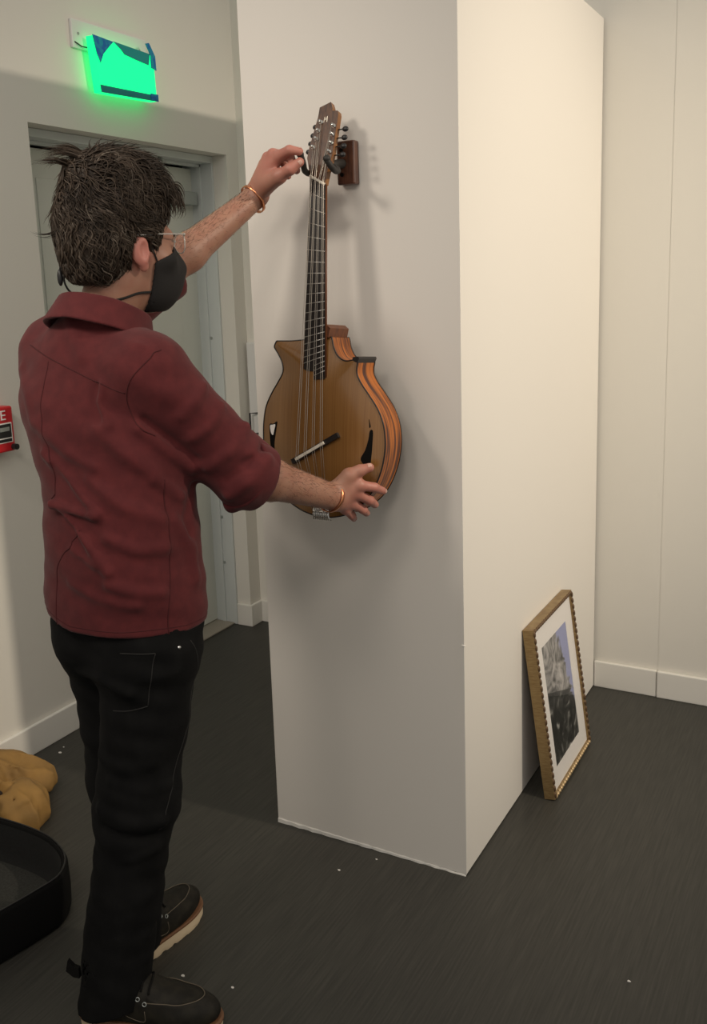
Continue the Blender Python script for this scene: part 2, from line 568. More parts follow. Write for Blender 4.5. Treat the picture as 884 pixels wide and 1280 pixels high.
v, f = box_vf(-2.2, 5.0, -5.0, 2.4, -0.05, 0.0)
struct(obj('floor', v, f, 'floor'))

ZT = 3.3
XR = -1.80            # door leaf plane
parts = [box_vf(XL - 0.35, XL, -5.0, Y1, 0, ZT), box_vf(XL - 0.35, XL, Y1, Y2, ZO, ZT), box_vf(XL - 0.35, XL, Y2, Y3 + 0.1, 0, ZT)]
struct(obj('wall_left', *join(*parts), 'wall'))
struct(obj('wall_corner', *box_vf(XL, -0.45, Y3, Y3 + 0.1, 0, ZT), 'wall'))
wb = struct(obj('wall_back', *box_vf(-0.45, 0.2400, YB, YB + 0.17, 0, ZT), 'wall'))
# second board of the back wall: a hairline joint and a slightly proud panel
struct(obj('wall_right', *box_vf(0.2400, 5.0, YB - 0.0012, YB + 0.17, 0, ZT), 'wall'))


def baseboard(name, segs):
    parts = []
    for (x0, x1, y0, y1) in segs:
        parts.append(box_vf(x0, x1, y0, y1, 0, HB, 0.004))
    return struct(obj(name, *join(*parts), 'trim'))


baseboard('baseboard_left', [(XL, XL + TB, -5.0, Y1 + TB), (XL - 0.08, XL + TB - 0.004, Y1 + 0.0005, Y1 + TB)])
baseboard('baseboard_corner', [(XL - 0.07, XL + TB, Y2 - TB, Y2), (XL, XL + TB, Y2, Y3 - TB), (XL, -0.62, Y3 - TB, Y3)])
baseboard('baseboard_back', [(0.001, 0.2365, YB - TB, YB)])
baseboard('baseboard_right', [(0.2385, 5.0, YB - TB - 0.004, YB - 0.0015)])

# door in its reveal
door = struct(empty('door_1', (XR, (Y1 + Y2) / 2, 0)))
obj('door_leaf', *box_vf(XR - 0.045, XR, Y1 + 0.05, Y2 - 0.006, 0.012, ZO - 0.045, 0.002), 'door', door)
obj('door_panel', *box_vf(XR, XR + 0.004, Y1 + 0.19, Y2 - 0.14, 0.25, 1.985, 0.0015), 'door', door)
fr = [box_vf(XR - 0.10, XR + 0.115, Y2 - 0.012, Y2, 0.0, ZO - 0.001, 0.002), box_vf(XR - 0.10, XR + 0.115, Y1, Y1 + 0.045, 0.0, ZO - 0.001, 0.002),
      box_vf(XR - 0.10, XR + 0.115, Y1 + 0.045, Y2 - 0.012, ZO - 0.03, ZO - 0.001, 0.002)]
frame = obj('door_frame', *join(*fr), 'door_frame', door)
st = [box_vf(XR - 0.10, XR - 0.045, Y1, Y2 + 0.02, 0, ZO)]
obj('door_gap', *join(*st), 'dark_gap', door)
stp = [box_vf(XR + 0.035, XR + 0.055, Y2 - 0.020, Y2 - 0.012, 0.0, ZO - 0.03, 0.001), box_vf(XR + 0.035, XR + 0.055, Y1 + 0.045, Y2 - 0.012, ZO - 0.042, ZO - 0.03, 0.001),
       box_vf(XR + 0.035, XR + 0.055, Y1 + 0.045, Y1 + 0.057, 0.0, ZO - 0.03, 0.001)]
obj('door_stop', *join(*stp), 'door_frame', frame)
obj('threshold', *box_vf(XR - 0.01, XR + 0.10, Y1 + 0.002, Y2 - 0.014, 0.0002, 0.009, 0.003), 'threshold', door)
cl = obj('door_closer', *box_vf(XR + 0.0005, XR + 0.05, 1.03, 1.285, 1.93, 1.985, 0.004), 'grey_metal', door)
obj('closer_arm', *join(tube_vf([(XR + 0.03, 1.17, 1.99), (XR + 0.09, 1.0, 2.075), (XR + 0.10, 0.80, 2.085)], 0.008, 8),
                        cyl_vf((XR + 0.09, 1.0, 2.055), (XR + 0.09, 1.0, 2.10), 0.011)), 'grey_metal', cl, True)
for z in (0.30, 0.52, 1.35):
    obj('strike_screw', *cyl_vf((XR + 0.06, Y2 - 0.0118, z), (XR + 0.06, Y2 - 0.0155, z), 0.007), 'grey_metal', frame)

# exhibition partition: a boxed white display wall
W, D, H = 0.603, 1.322, 2.44
part = tag(empty('display_partition', (-W / 2, D / 2, 0)), 'tall white boxed display partition standing on the dark floor', 'partition')
obj('carcass', *box_vf(-W, 0, 0, D, 0.004, H, 0.0015), 'partition', part)
nseg = 40
V, F = [], []
for i in range(nseg + 1):          # thin caulked strip along the foot of the front, slightly ragged
    x = -W + 0.001 + (W - 0.002) * i / nseg
    a = 0.0035 + 0.0012 * math.sin(i * 1.7) + 0.0008 * math.sin(i * 4.1)
    hh = 0.010 * (1 - i / nseg) + 0.004 + 0.001 * math.sin(i * 2.3)
    V += [(x, -0.0002, 0.0005), (x, -a, 0.0005), (x, -a * 0.8, hh * 0.8), (x, -0.0002, hh)]
    if i:
        k = 4 * (i - 1)
        F += [(k + j, k + 4 + j, k + 4 + (j + 1) % 4, k + (j + 1) % 4) for j in range(4)]
F += [(0, 1, 2, 3), (4 * nseg + 3, 4 * nseg + 2, 4 * nseg + 1, 4 * nseg)]
obj('foot_strip', V, F, 'trim', part)
# tape joint where the two boards meet along the near corner
obj('corner_bead', *box_vf(-0.011, 0.0006, -0.0008, 0.0004, 0.0045, H - 0.001, 0.0003), 'partition', part)
obj('corner_nib', *box_vf(-0.006, 0.003, -0.003, 0.003, 0.655, 0.658, 0.0008), 'trim', part)

# ================================================================== THINGS ON THE WALLS
# lit exit sign on the left wall, taped over with blue tape
sign = tag(empty('exit_sign', (XL, 0.68, 2.27)), 'glowing green exit sign with blue tape on it above the door', 'sign')
plate = obj('mount_plate', *box_vf(XL, XL + 0.012, 0.445, 0.83, 2.405, 2.50, 0.003), 'panel_white', sign)
for y in (0.475, 0.79):
    obj('screw', *cyl_vf((XL + 0.0118, y, 2.455), (XL + 0.0135, y, 2.455), 0.005), 'grey_metal', plate)
# panel hangs a little askew
ya, yb = 0.492, 0.806
quad = lambda x, pts: [(x, a, c) for a, c in pts]
pan = [(ya, 2.446), (yb, 2.432), (yb + 0.006, 2.272), (ya + 0.02, 2.262)]
V = quad(XL + 0.030, pan) + quad(XL + 0.062, pan)
F = [(0, 1, 2, 3), (7, 6, 5, 4), (0, 4, 5, 1), (1, 5, 6, 2), (2, 6, 7, 3), (3, 7, 4, 0)]
panel = obj('light_panel', V, F, 'green_light', sign)
obj('bracket', *box_vf(XL + 0.010, XL + 0.032, 0.53, 0.56, 2.415, 2.448), 'panel_white', sign)
obj('bracket', *box_vf(XL + 0.010, XL + 0.032, 0.78, 0.81, 2.412, 2.438), 'panel_white', sign)


def tape(name, pts, x0, x1, material):
    n = len(pts)
    V = [(x0, a, c) for a, c in pts] + [(x1, a, c) for a, c in pts]
    F = [tuple(range(n))[::-1], tuple(range(n, 2 * n))] + [(i, (i + 1) % n, n + (i + 1) % n, n + i) for i in range(n)]
    return obj(name, V, F, material, sign)


x0 = XL + 0.0625
tape('tape', [(ya - 0.003, 2.448), (ya + 0.10, 2.442), (ya + 0.075, 2.420), (ya + 0.045, 2.392), (ya + 0.028, 2.360), (ya + 0.012, 2.390)], x0, x0 + 0.002, 'blue_tape')
tape('tape', [(ya + 0.10, 2.444), (yb - 0.02, 2.436), (yb - 0.03, 2.395), (yb - 0.10, 2.402), (yb - 0.16, 2.410), (ya + 0.14, 2.422)], x0, x0 + 0.0015, 'teal_edge')
tape('tape', [(yb - 0.045, 2.468), (yb - 0.025, 2.474), (yb + 0.006, 2.432), (yb + 0.008, 2.382), (yb - 0.020, 2.388), (yb - 0.020, 2.430)], x0 + 0.0025, x0 + 0.005, 'blue_tape')
tape('lower_rail', [(ya + 0.018, 2.286), (yb + 0.007, 2.292), (yb + 0.008, 2.272), (ya + 0.022, 2.262)], x0, x0 + 0.004, 'teal_edge')
tape('tape', [(yb - 0.035, 2.295), (yb + 0.0075, 2.296), (yb + 0.0085, 2.271), (yb - 0.033, 2.270)], x0 + 0.0045, x0 + 0.006, 'blue_tape')
obj('loose_wire', *tube_vf([(XL + 0.012, 0.455, 2.425), (XL + 0.02, 0.48, 2.412), (XL + 0.03, 0.51, 2.41)], 0.0022, 6), 'black_plastic', sign, True)

# red fire alarm call point
fa = tag(empty('fire_alarm', (XL, -0.06, 1.08)), 'red fire alarm pull station with white lettering on the white wall', 'fire alarm')
obj('housing', *box_vf(XL, XL + 0.045, -0.126, 0.002, 1.075, 1.222, 0.006), 'red', fa)
v, f = text_vf('FIRE', 0.045, 0.0008)
v = [(XL + 0.0455 + z, -0.116 + x * 1.08, 1.180 + y) for x, y, z in v]
obj('lettering', v, f, 'white_print', fa)
obj('border', *box_vf(XL + 0.045, XL + 0.0462, -0.113, -0.008, 1.105, 1.170, 0.001), 'white_print', fa)
obj('window', *box_vf(XL + 0.0455, XL + 0.0475, -0.109, -0.012, 1.122, 1.166, 0.001), 'black_plastic', fa)
obj('window', *box_vf(XL + 0.0455, XL + 0.0475, -0.109, -0.012, 1.108, 1.118, 0.001), 'black_plastic', fa)
obj('inset', *box_vf(XL + 0.0476, XL + 0.0484, -0.058, -0.020, 1.143, 1.156, 0.0003), 'grey_metal', fa)
obj('reset_knob', *join(cyl_vf((XL + 0.045, -0.008, 1.089), (XL + 0.062, -0.008, 1.089), 0.010), cyl_vf((XL + 0.062, -0.008, 1.089), (XL + 0.066, -0.008, 1.089), 0.006)), 'black_plastic', fa)

# white service panel in the far corner
sp = tag(empty('service_panel', (-1.42, Y3, 0.82)), 'white wall service panel with a black bar handle in the corner beyond the door', 'panel')
obj('frame', *box_vf(XL + 0.012, -1.22, Y3 - 0.028, Y3, 0.80, 1.325, 0.004), 'panel_white', sp)
lid = obj('lid', *box_vf(XL + 0.058, -1.26, Y3 - 0.036, Y3 - 0.0282, 0.83, 1.285, 0.002), 'panel_white', sp)
obj('handle', *tube_vf([(-1.548, Y3 - 0.037, 1.008), (-1.580, Y3 - 0.055, 1.008), (-1.580, Y3 - 0.055, 0.915), (-1.548, Y3 - 0.037, 0.915)], 0.004, 8), 'black_plastic', lid)

# ================================================================== LEANING PICTURE
FW, FH, FD = 0.413, 0.540, 0.034
th = math.asin(0.072 / FH)
pic = tag(empty('framed_picture', (0.072, 0.457, 0.0)), 'gold framed black and white picture leaning against the white partition', 'picture')
pic['own_frame'] = True
# local: x = depth out of the wall (front), y = along the wall, z = up the frame
pic.rotation_euler = (0, -th, 0)
pic.location = (0.0735, 0.457, 0.0006)
fw = 0.011
mould = [('frame_side', box_vf(0, FD, 0, fw, 0, FH, 0.0015)), ('frame_side', box_vf(0, FD, FW - fw, FW, 0, FH, 0.0015)),
         ('frame_rail', box_vf(0, FD, fw, FW - fw, 0, fw, 0.0015)), ('frame_rail', box_vf(0, FD, fw, FW - fw, FH - fw, FH, 0.0015))]
sides = [obj(n_, *vf, 'gold', pic) for n_, vf in mould]
# scalloped ornament running round the front edge
def scallops(parent, p0, p1, material, n):
    vs = []
    for i in range(n):
        t = (i + 0.5) / n
        c = [p0[j] + (p1[j] - p0[j]) * t for j in range(3)]
        L = math.dist(p0, p1) / n
        r = (0.0055, L * 0.50 if p0[1] != p1[1] else 0.0062, L * 0.50 if p0[2] != p1[2] else 0.0062)
        vs.append(sphere_vf(c, r, 8, 5))
    obj('beading', *join(*vs), material, parent, True)
scallops(sides[0], (FD, 0.006, 0.004), (FD, 0.006, FH - 0.004), 'gold_dark', 25)
scallops(sides[1], (FD, FW - 0.006, 0.004), (FD, FW - 0.006, FH - 0.004), 'gold_dark', 25)
scallops(sides[2], (FD, 0.006, 0.006), (FD, FW - 0.006, 0.006), 'gold_pale', 22)
scallops(sides[3], (FD, 0.006, FH - 0.006), (FD, FW - 0.006, FH - 0.006), 'gold_dark', 22)
obj('backing', *box_vf(0.004, 0.010, fw - 0.002, FW - fw + 0.002, fw - 0.002, FH - fw + 0.002), 'gold_dark', pic)
py0, py1, pz0, pz1 = 0.076, FW - 0.080, 0.070, FH - 0.083
mb = [box_vf(0.0102, FD - 0.008, fw - 0.002, py0, fw - 0.002, FH - fw + 0.002), box_vf(0.0102, FD - 0.008, py1, FW - fw + 0.002, fw - 0.002, FH - fw + 0.002),
      box_vf(0.0102, FD - 0.008, py0, py1, fw - 0.002, pz0), box_vf(0.0102, FD - 0.008, py0, py1, pz1, FH - fw + 0.002)]
obj('mat_board', *join(*mb), 'mat_board', pic)
po = obj('print', [(FD - 0.0095, py0, pz0), (FD - 0.0095, py1, pz0), (FD - 0.0095, py1, pz1), (FD - 0.0095, py0, pz1)], [(0, 1, 2, 3)], 'picture', pic)
a_ = po.data.attributes.new('pic', 'FLOAT_VECTOR', 'POINT')
a_.data.foreach_set('vector', [0, 0, 0, 0.72, 0, 0, 0.72, 1, 0, 0, 1, 0])
obj('glazing', *box_vf(FD - 0.0055, FD - 0.0035, fw - 0.002, FW - fw + 0.002, fw - 0.002, FH - fw + 0.002), 'glass', pic)

# ================================================================== FLOOR ITEMS
# open black instrument case (half of it)
out = [(-1.50, -0.535), (-1.33, -0.51), (-1.2, -0.503), (-1.08, -0.500), (-0.98, -0.512), (-0.89, -0.555), (-0.842, -0.625), (-0.848, -0.71), (-0.866, -0.80),
       (-0.90, -0.95), (-0.98, -1.10), (-1.15, -1.19), (-1.35, -1.18), (-1.49, -1.05), (-1.54, -0.85), (-1.55, -0.65)]
ol = spline(out, 8, True)
cen = ol.mean(0)
def inset(d):
    t = np.roll(ol, -1, 0) - np.roll(ol, 1, 0)
    n_ = np.stack([t[:, 1], -t[:, 0]], 1); n_ /= np.linalg.norm(n_, axis=1)[:, None]
    if ((ol - cen) * n_).sum() > 0: n_ = -n_
    return ol + n_ * d
case = tag(empty('instrument_case', (float(cen[0]), float(cen[1]), 0)), 'open black padded instrument case lying on the floor', 'case')
def shell(rings, name, material, cap_last):
    n_ = len(ol); V, F = [], []
    for d_, z in rings: V += [(float(a), float(b_), z) for a, b_ in inset(d_)]
    for i in range(len(rings) - 1):
        for k in range(n_):
            k2 = (k + 1) % n_
            F.append((i * n_ + k, i * n_ + k2, (i + 1) * n_ + k2, (i + 1) * n_ + k))
    if cap_last: F.append(tuple((len(rings) - 1) * n_ + k for k in range(n_)))
    return obj(name, V, F, material, case, True)
shell([(0.02, 0.0), (0.004, 0.006), (0.0, 0.02), (-0.002, 0.07), (0.0, 0.125), (0.003, 0.134), (0.008, 0.137), (0.014, 0.134), (0.017, 0.125)], 'outer_shell', 'case_out', False)
shell([(0.0172, 0.128), (0.019, 0.11), (0.021, 0.05), (0.028, 0.030), (0.034, 0.0245)], 'lining', 'case_in', False)
obj('lining_floor', [(float(a), float(b_), 0.0245) for a, b_ in inset(0.034)], [tuple(range(len(ol)))], 'case_floor', case)
obj('zip', *tube_vf([(float(a), float(b_), 0.1375) for a, b_ in inset(0.0065)], 0.0022, 6, closed=True), 'black_plastic', case, True)

# tan canvas jacket in a heap
def tan_fn(P):
    d = ell(P, (-1.50, -0.225, 0.045), (0.165, 0.085, 0.072), [[0.96, 0.28, 0], [-0.28, 0.96, 0], [0, 0, 1]])
    d = smin(d, ell(P, (-1.56, -0.30, 0.06), (0.14, 0.11, 0.08)), 0.02)
    d = smin(d, ell(P, (-1.31, -0.345, 0.045), (0.105, 0.085, 0.078), [[0.8, -0.6, 0], [0.6, 0.8, 0], [0, 0, 1]]), 0.012)
    d = smin(d, ell(P, (-1.44, -0.40, 0.05), (0.13, 0.08, 0.085)), 0.03)
    d = smax(d, -cone(P, (-1.345, -0.385, 0.128), (-1.50, -0.330, 0.130), 0.026, 0.036), 0.006)
    hem = [(-1.414, -0.272, 0.076), (-1.298, -0.318, 0.116), (-1.246, -0.326, 0.098), (-1.224, -0.333, 0.065), (-1.219, -0.342, 0.03)]
    for i in range(4): d = smin(d, cone(P, hem[i], hem[i + 1], 0.006, 0.006), 0.010)
    for a, b_ in (((-1.277, -0.391, 0.106), (-1.284, -0.360, 0.108)), ((-1.248, -0.405, 0.090), (-1.234, -0.375, 0.096)), ((-1.242, -0.425, 0.080), (-1.226, -0.385, 0.088)),
                  ((-1.468, -0.273, 0.116), (-1.421, -0.245, 0.098)), ((-1.43, -0.270, 0.085), (-1.326, -0.346, 0.120)), ((-1.60, -0.24, 0.12), (-1.47, -0.20, 0.118))):
        d = smax(d, -cone(P, a, b_, 0.006, 0.009), 0.012)
    d = d - 0.010 + 0.022 * np.abs(noise3(P, 48, 3)) + 0.009 * np.abs(noise3(P, 110, 4))
    d = smax(d, XL + 0.017 - P[:, 0], 0.01)
    d = smax(d, P[:, 1] * 0 + 0.0005 - P[:, 2], 0.004)
    return d
heap = tag(empty('jacket', (-1.44, -0.3, 0)), 'tan canvas jacket heaped on the floor by the baseboard', 'jacket')
sdf_obj('cloth', tan_fn, (-1.63, -0.56, -0.02), (-1.15, -0.05, 0.20), 0.006, 'canvas', heap)
obj('dark_opening', *sphere_vf((-1.40, -0.362, 0.096), (0.065, 0.022, 0.008), 12, 6), 'canvas_dark', heap, True)  # near-black blob that makes the jacket opening dark

# flakes of white paint on the floor
FL = [(-1.526, 0.025, 0.007, 'largest white paint flake on the dark floor near the left baseboard'), (-1.544, 0.060, 0.003, 'small white paint flake on the floor close to the baseboard corner'),
      (0.473, -0.196, 0.004, 'white paint flake alone on the open dark floor'), (-0.455, -0.637, 0.005, 'white paint flake on the floor between the two boots'),
      (-0.328, -0.616, 0.004, 'white paint flake on the floor past the toes of the boots'), (-0.322, -0.128, 0.004, 'white paint flake on the floor in front of the partition foot'),
      (-0.252, -0.040, 0.003, 'tiny white paint flake close under the partition foot')]
for i, (x, y, s, lab) in enumerate(FL):
    V = [(x + s * math.cos(a) * (1 + 0.3 * math.sin(3 * a + i)), y + 0.7 * s * math.sin(a), z) for z in (0.0003, 0.0018) for a in [k * math.pi / 3 + i for k in range(6)]]
    F = [tuple(range(6))[::-1], tuple(range(6, 12))] + [(k, (k + 1) % 6, 6 + (k + 1) % 6, 6 + k) for k in range(6)]
    tag(obj('paint_flake', V, F, 'chip'), lab, 'flake', 'paint flakes on the floor')

# ================================================================== WALL HANGER
hang = tag(empty('wall_hanger', (-0.287, 0, 1.82)), 'dark wooden wall hanger block with padded yoke on the white partition', 'hanger')
obj('block', *box_vf(-0.312, -0.262, -0.026, 0.0, 1.818, 1.922, 0.004), 'block_wood', hang)
obj('screw', *cyl_vf((-0.297, -0.0262, 1.842), (-0.297, -0.0285, 1.842), 0.005), 'dark_gap', hang)
obj('screw', *cyl_vf((-0.297, -0.0262, 1.900), (-0.297, -0.0285, 1.900), 0.005), 'dark_gap', hang)
stem = obj('stem', *join(tube_vf([(-0.297, -0.0262, 1.868), (-0.298, -0.075, 1.862), (-0.300, -0.083, 1.860)], [0.012, 0.010, 0.009], 12)), 'foam', hang, True)
yk = spline([(-0.331, -0.163, 1.878), (-0.334, -0.148, 1.862), (-0.3435, -0.125, 1.847), (-0.3425, -0.102, 1.843), (-0.328, -0.088, 1.852), (-0.300, -0.084, 1.860), (-0.280, -0.088, 1.852),
             (-0.2665, -0.102, 1.843), (-0.2605, -0.125, 1.841), (-0.257, -0.147, 1.846), (-0.262, -0.160, 1.862)], 6)
obj('yoke', *tube_vf(yk, 0.0075, 10), 'foam', hang, True)
obj('yoke_tip', *sphere_vf((-0.331, -0.164, 1.880), 0.0088), 'foam', hang, True)
obj('yoke_tip', *sphere_vf((-0.262, -0.161, 1.865), 0.0088), 'foam', hang, True)

# ================================================================== EIGHT-STRING ARCHTOP
G = tag(empty('mandocello'), 'brown eight string archtop with two pointed horns hanging on the white partition', 'instrument')
tilt = math.radians(5)
upg = Vector((0, math.sin(tilt), math.cos(tilt)))
ng = Vector((0, -math.cos(tilt), math.sin(tilt)))
gm = Matrix((Vector((1, 0, 0)), upg, ng)).transposed().to_4x4()
gm.translation = Vector((-0.3105, -0.12, 1.8258))
G.matrix_basis = gm
G['own_frame'] = True

OUT = [(-0.030, -0.3755), (-0.055, -0.379), (-0.085, -0.3825), (-0.113, -0.3830), (-0.1185, -0.3842), (-0.1243, -0.3960), (-0.1215, -0.4030), (-0.1115, -0.4168), (-0.1005, -0.4380), (-0.0992, -0.4599),
       (-0.1114, -0.4819), (-0.1322, -0.5129), (-0.148, -0.5442), (-0.1549, -0.5754), (-0.157, -0.61), (-0.155, -0.650), (-0.146, -0.69), (-0.128, -0.732), (-0.095, -0.772), (-0.0486, -0.7995),
       (-0.005, -0.812), (0.018, -0.814), (0.045, -0.812), (0.085, -0.801), (0.128, -0.772), (0.158, -0.735), (0.178, -0.688), (0.187, -0.642), (0.187, -0.607), (0.181, -0.574),
       (0.1663, -0.5415), (0.1426, -0.5092), (0.1235, -0.4849), (0.1115, -0.4640), (0.1095, -0.4480), (0.1120, -0.4310), (0.1095, -0.4270), (0.099, -0.4272), (0.0778, -0.4296), (0.0584, -0.4194),
       (0.0462, -0.3986), (0.0405, -0.376), (0.036, -0.3735), (0.005, -0.3735)]
og = spline(OUT, 8, True)
GC = np.array([0.016, -0.61])
TH = 0.088
ang_o = np.arctan2(og[:, 1] - GC[1], og[:, 0] - GC[0])
rad_o = np.hypot(og[:, 0] - GC[0], og[:, 1] - GC[1])
srt = np.argsort(ang_o)
RA, RB = np.array([-0.119, -0.3838]), np.array([-0.030, -0.4300])
rn = np.array([-(RB - RA)[1], (RB - RA)[0]]); rn /= np.linalg.norm(rn)     # towards the neck side


def top_c(a, b_):
    """height of the carved top over its rim plane"""
    d = float(np.sqrt(((og - (a, b_)) ** 2).sum(1)).min())
    c = 0.019 * (1 - (1 - min(d / 0.135, 1.0)) ** 2.2)
    e = float((np.array([a, b_]) - RA) @ rn)
    if e > 0 and a < 0.0: c -= min(e * 1.05, 0.045)
    return c


ng_o = len(og)
rings = [1.0, 0.985, 0.96, 0.93, 0.9, 0.86, 0.82, 0.78, 0.74, 0.7, 0.65, 0.6, 0.5, 0.4, 0.3, 0.2, 0.1]
V, F = [], []
for s in rings:
    for p in og:
        q = GC + (p - GC) * s
        V.append((q[0], q[1], top_c(q[0], q[1])))
V.append((GC[0], GC[1], top_c(*GC)))
for i in range(len(rings) - 1):
    for k in range(ng_o):
        k2 = (k + 1) % ng_o
        F.append((i * ng_o + k, i * ng_o + k2, (i + 1) * ng_o + k2, (i + 1) * ng_o + k))
F += [((len(rings) - 1) * ng_o + k, (len(rings) - 1) * ng_o + (k + 1) % ng_o, len(V) - 1) for k in range(ng_o)]
top = obj('carved_top', V, F, 'top_wood', G, True)
edge_c = [top_c(*p) for p in og]
# rim, with lengthwise grain
V, F, gr = [], [], []
L = np.concatenate([[0], np.cumsum(np.hypot(*(np.roll(og, -1, 0) - og).T))])
nz = 5
for k, p in enumerate(og):
    for j in range(nz):
        t = j / (nz - 1)
        V.append((p[0], p[1], edge_c[k] + (-TH - edge_c[k]) * t))
        gr += [L[k], t * TH, 0]
for k in range(ng_o):
    k2 = (k + 1) % ng_o
    for j in range(nz - 1):
        F.append((k * nz + j, k * nz + j + 1, k2 * nz + j + 1, k2 * nz + j))
rim = obj('rim', V, F, 'rim_wood', G, True)
rim.data.attributes.new('grain', 'FLOAT_VECTOR', 'POINT').data.foreach_set('vector', gr)
obj('back_plate', [(p[0], p[1], -TH) for p in og], [tuple(range(ng_o))], 'top_wood', G)
obj('binding', *tube_vf([(p[0], p[1], edge_c[k]) for k, p in enumerate(og)], 0.0018, 6, closed=True), 'ebony', top, True)
obj('binding', *tube_vf([(p[0], p[1], -TH) for p in og], 0.0020, 6, closed=True), 'ebony', rim, True)
# dark flat cap on the treble horn
cap = [(0.0985, -0.4262), (0.0995, -0.4205), (0.1145, -0.4190), (0.1165, -0.4240), (0.1120, -0.4340), (0.1020, -0.4300)]
obj('horn_cap', *prism_vf(cap[::-1], -TH - 0.001, 0.0025), 'ebony', G)

# sound holes, near-black patches on the top that paint the shade inside
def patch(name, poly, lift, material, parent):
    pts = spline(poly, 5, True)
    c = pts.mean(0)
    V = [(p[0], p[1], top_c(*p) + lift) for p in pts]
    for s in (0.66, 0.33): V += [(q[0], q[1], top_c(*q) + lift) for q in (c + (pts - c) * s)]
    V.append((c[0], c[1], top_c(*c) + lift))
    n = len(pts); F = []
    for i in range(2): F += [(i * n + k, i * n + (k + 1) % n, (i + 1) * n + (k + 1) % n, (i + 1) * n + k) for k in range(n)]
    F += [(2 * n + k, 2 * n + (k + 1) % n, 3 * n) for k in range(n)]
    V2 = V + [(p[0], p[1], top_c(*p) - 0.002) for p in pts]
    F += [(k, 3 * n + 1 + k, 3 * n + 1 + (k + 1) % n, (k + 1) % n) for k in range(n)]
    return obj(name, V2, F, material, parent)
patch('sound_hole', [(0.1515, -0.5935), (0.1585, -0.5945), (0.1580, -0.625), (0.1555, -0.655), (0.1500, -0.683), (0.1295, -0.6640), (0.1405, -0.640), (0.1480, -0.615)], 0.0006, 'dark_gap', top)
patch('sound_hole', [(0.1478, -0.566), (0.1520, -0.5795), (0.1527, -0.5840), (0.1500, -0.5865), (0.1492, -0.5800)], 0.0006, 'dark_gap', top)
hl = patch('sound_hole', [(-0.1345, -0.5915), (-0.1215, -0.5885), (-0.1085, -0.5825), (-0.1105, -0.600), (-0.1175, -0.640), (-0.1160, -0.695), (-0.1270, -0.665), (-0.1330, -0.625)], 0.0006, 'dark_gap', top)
patch('hole_glint', [(-0.1320, -0.5940), (-0.1230, -0.5910), (-0.1145, -0.5905), (-0.1180, -0.6050), (-0.1220, -0.6170), (-0.1290, -0.6110)], 0.0010, 'mat_board', hl)  # pale patch painted for light seen through the hole

# neck, heel and fingerboard
fbc = lambda b_: 0.006 - b_ * 0.026            # height of the fingerboard face
def width(b_): return 0.0208 + (-b_) * 0.0205
V, F = [], []
bs = np.linspace(0.006, -0.40, 12)
for b_ in bs:
    w = width(b_)
    base = fbc(b_) - 0.005
    for k in range(9):
        an = math.pi * k / 8
        V.append((0.001 + w * math.cos(an), b_, base - 0.0185 * math.sin(an) ** 0.8))
for i in range(11):
    for k in range(8):
        F.append((i * 9 + k, (i + 1) * 9 + k, (i + 1) * 9 + k + 1, i * 9 + k + 1))
    F.append((i * 9 + 8, (i + 1) * 9 + 8, (i + 1) * 9, i * 9))
F += [tuple(range(9))[::-1], tuple(99 + k for k in range(9))]
neck = obj('neck', V, F, 'neck_wood', G, True)
obj('heel', *prism_vf([(-0.028, -0.374), (0.036, -0.374), (0.041, -0.352), (0.030, -0.343), (-0.020, -0.343), (-0.030, -0.352)], -0.083, 0.010), 'neck_wood', G)
fbp = [(-0.0200, 0.0085), (0.0220, -0.0140), (0.0312, -0.4700), (0.0305, -0.4735), (0.0005, -0.4760), (0.0, -0.4560), (-0.0195, -0.4545), (-0.0285, -0.4500)]
n = len(fbp)
V = [(a, b_, fbc(b_) - 0.005) for a, b_ in fbp] + [(a, b_, fbc(b_)) for a, b_ in fbp]
F = [tuple(range(n)), tuple(range(n, 2 * n))[::-1]] + [(i, n + i, n + (i + 1) % n, (i + 1) % n) for i in range(n)]
fbo = obj('fingerboard', V, F, 'ebony', G)
obj('board_edge', *tube_vf([(0.0222, -0.015, fbc(0) - 0.0055), (0.0316, -0.470, fbc(-0.47) - 0.0055)], 0.0032, 6), 'neck_wood', fbo, True)
Lb, Lt = 0.688, 0.625
nb0, nt0 = 0.0080, -0.0145
xl = lambda b_: -0.0195 - (-b_) * 0.0198
xr = lambda b_: 0.0218 + (-b_) * 0.0200
for i in range(1, 22):
    k = 1 - 2 ** (-i / 12)
    bb, bt = nb0 - Lb * k, nt0 - Lt * k
    a0, a1 = xl(bb), xr(bt)
    if i > 18: a0 = 0.002; bb = bb + (bt - bb) * 0.45
    obj('fret', *tube_vf([(a0, bb, fbc(bb) + 0.0002), (a1, bt, fbc(bt) + 0.0002)], 0.0010, 6), 'fret', fbo, True)
obj('nut', *tube_vf([(-0.0195, nb0, fbc(0) + 0.001), (0.0215, nt0, fbc(0) + 0.001)], 0.0032, 6), 'bone', G)

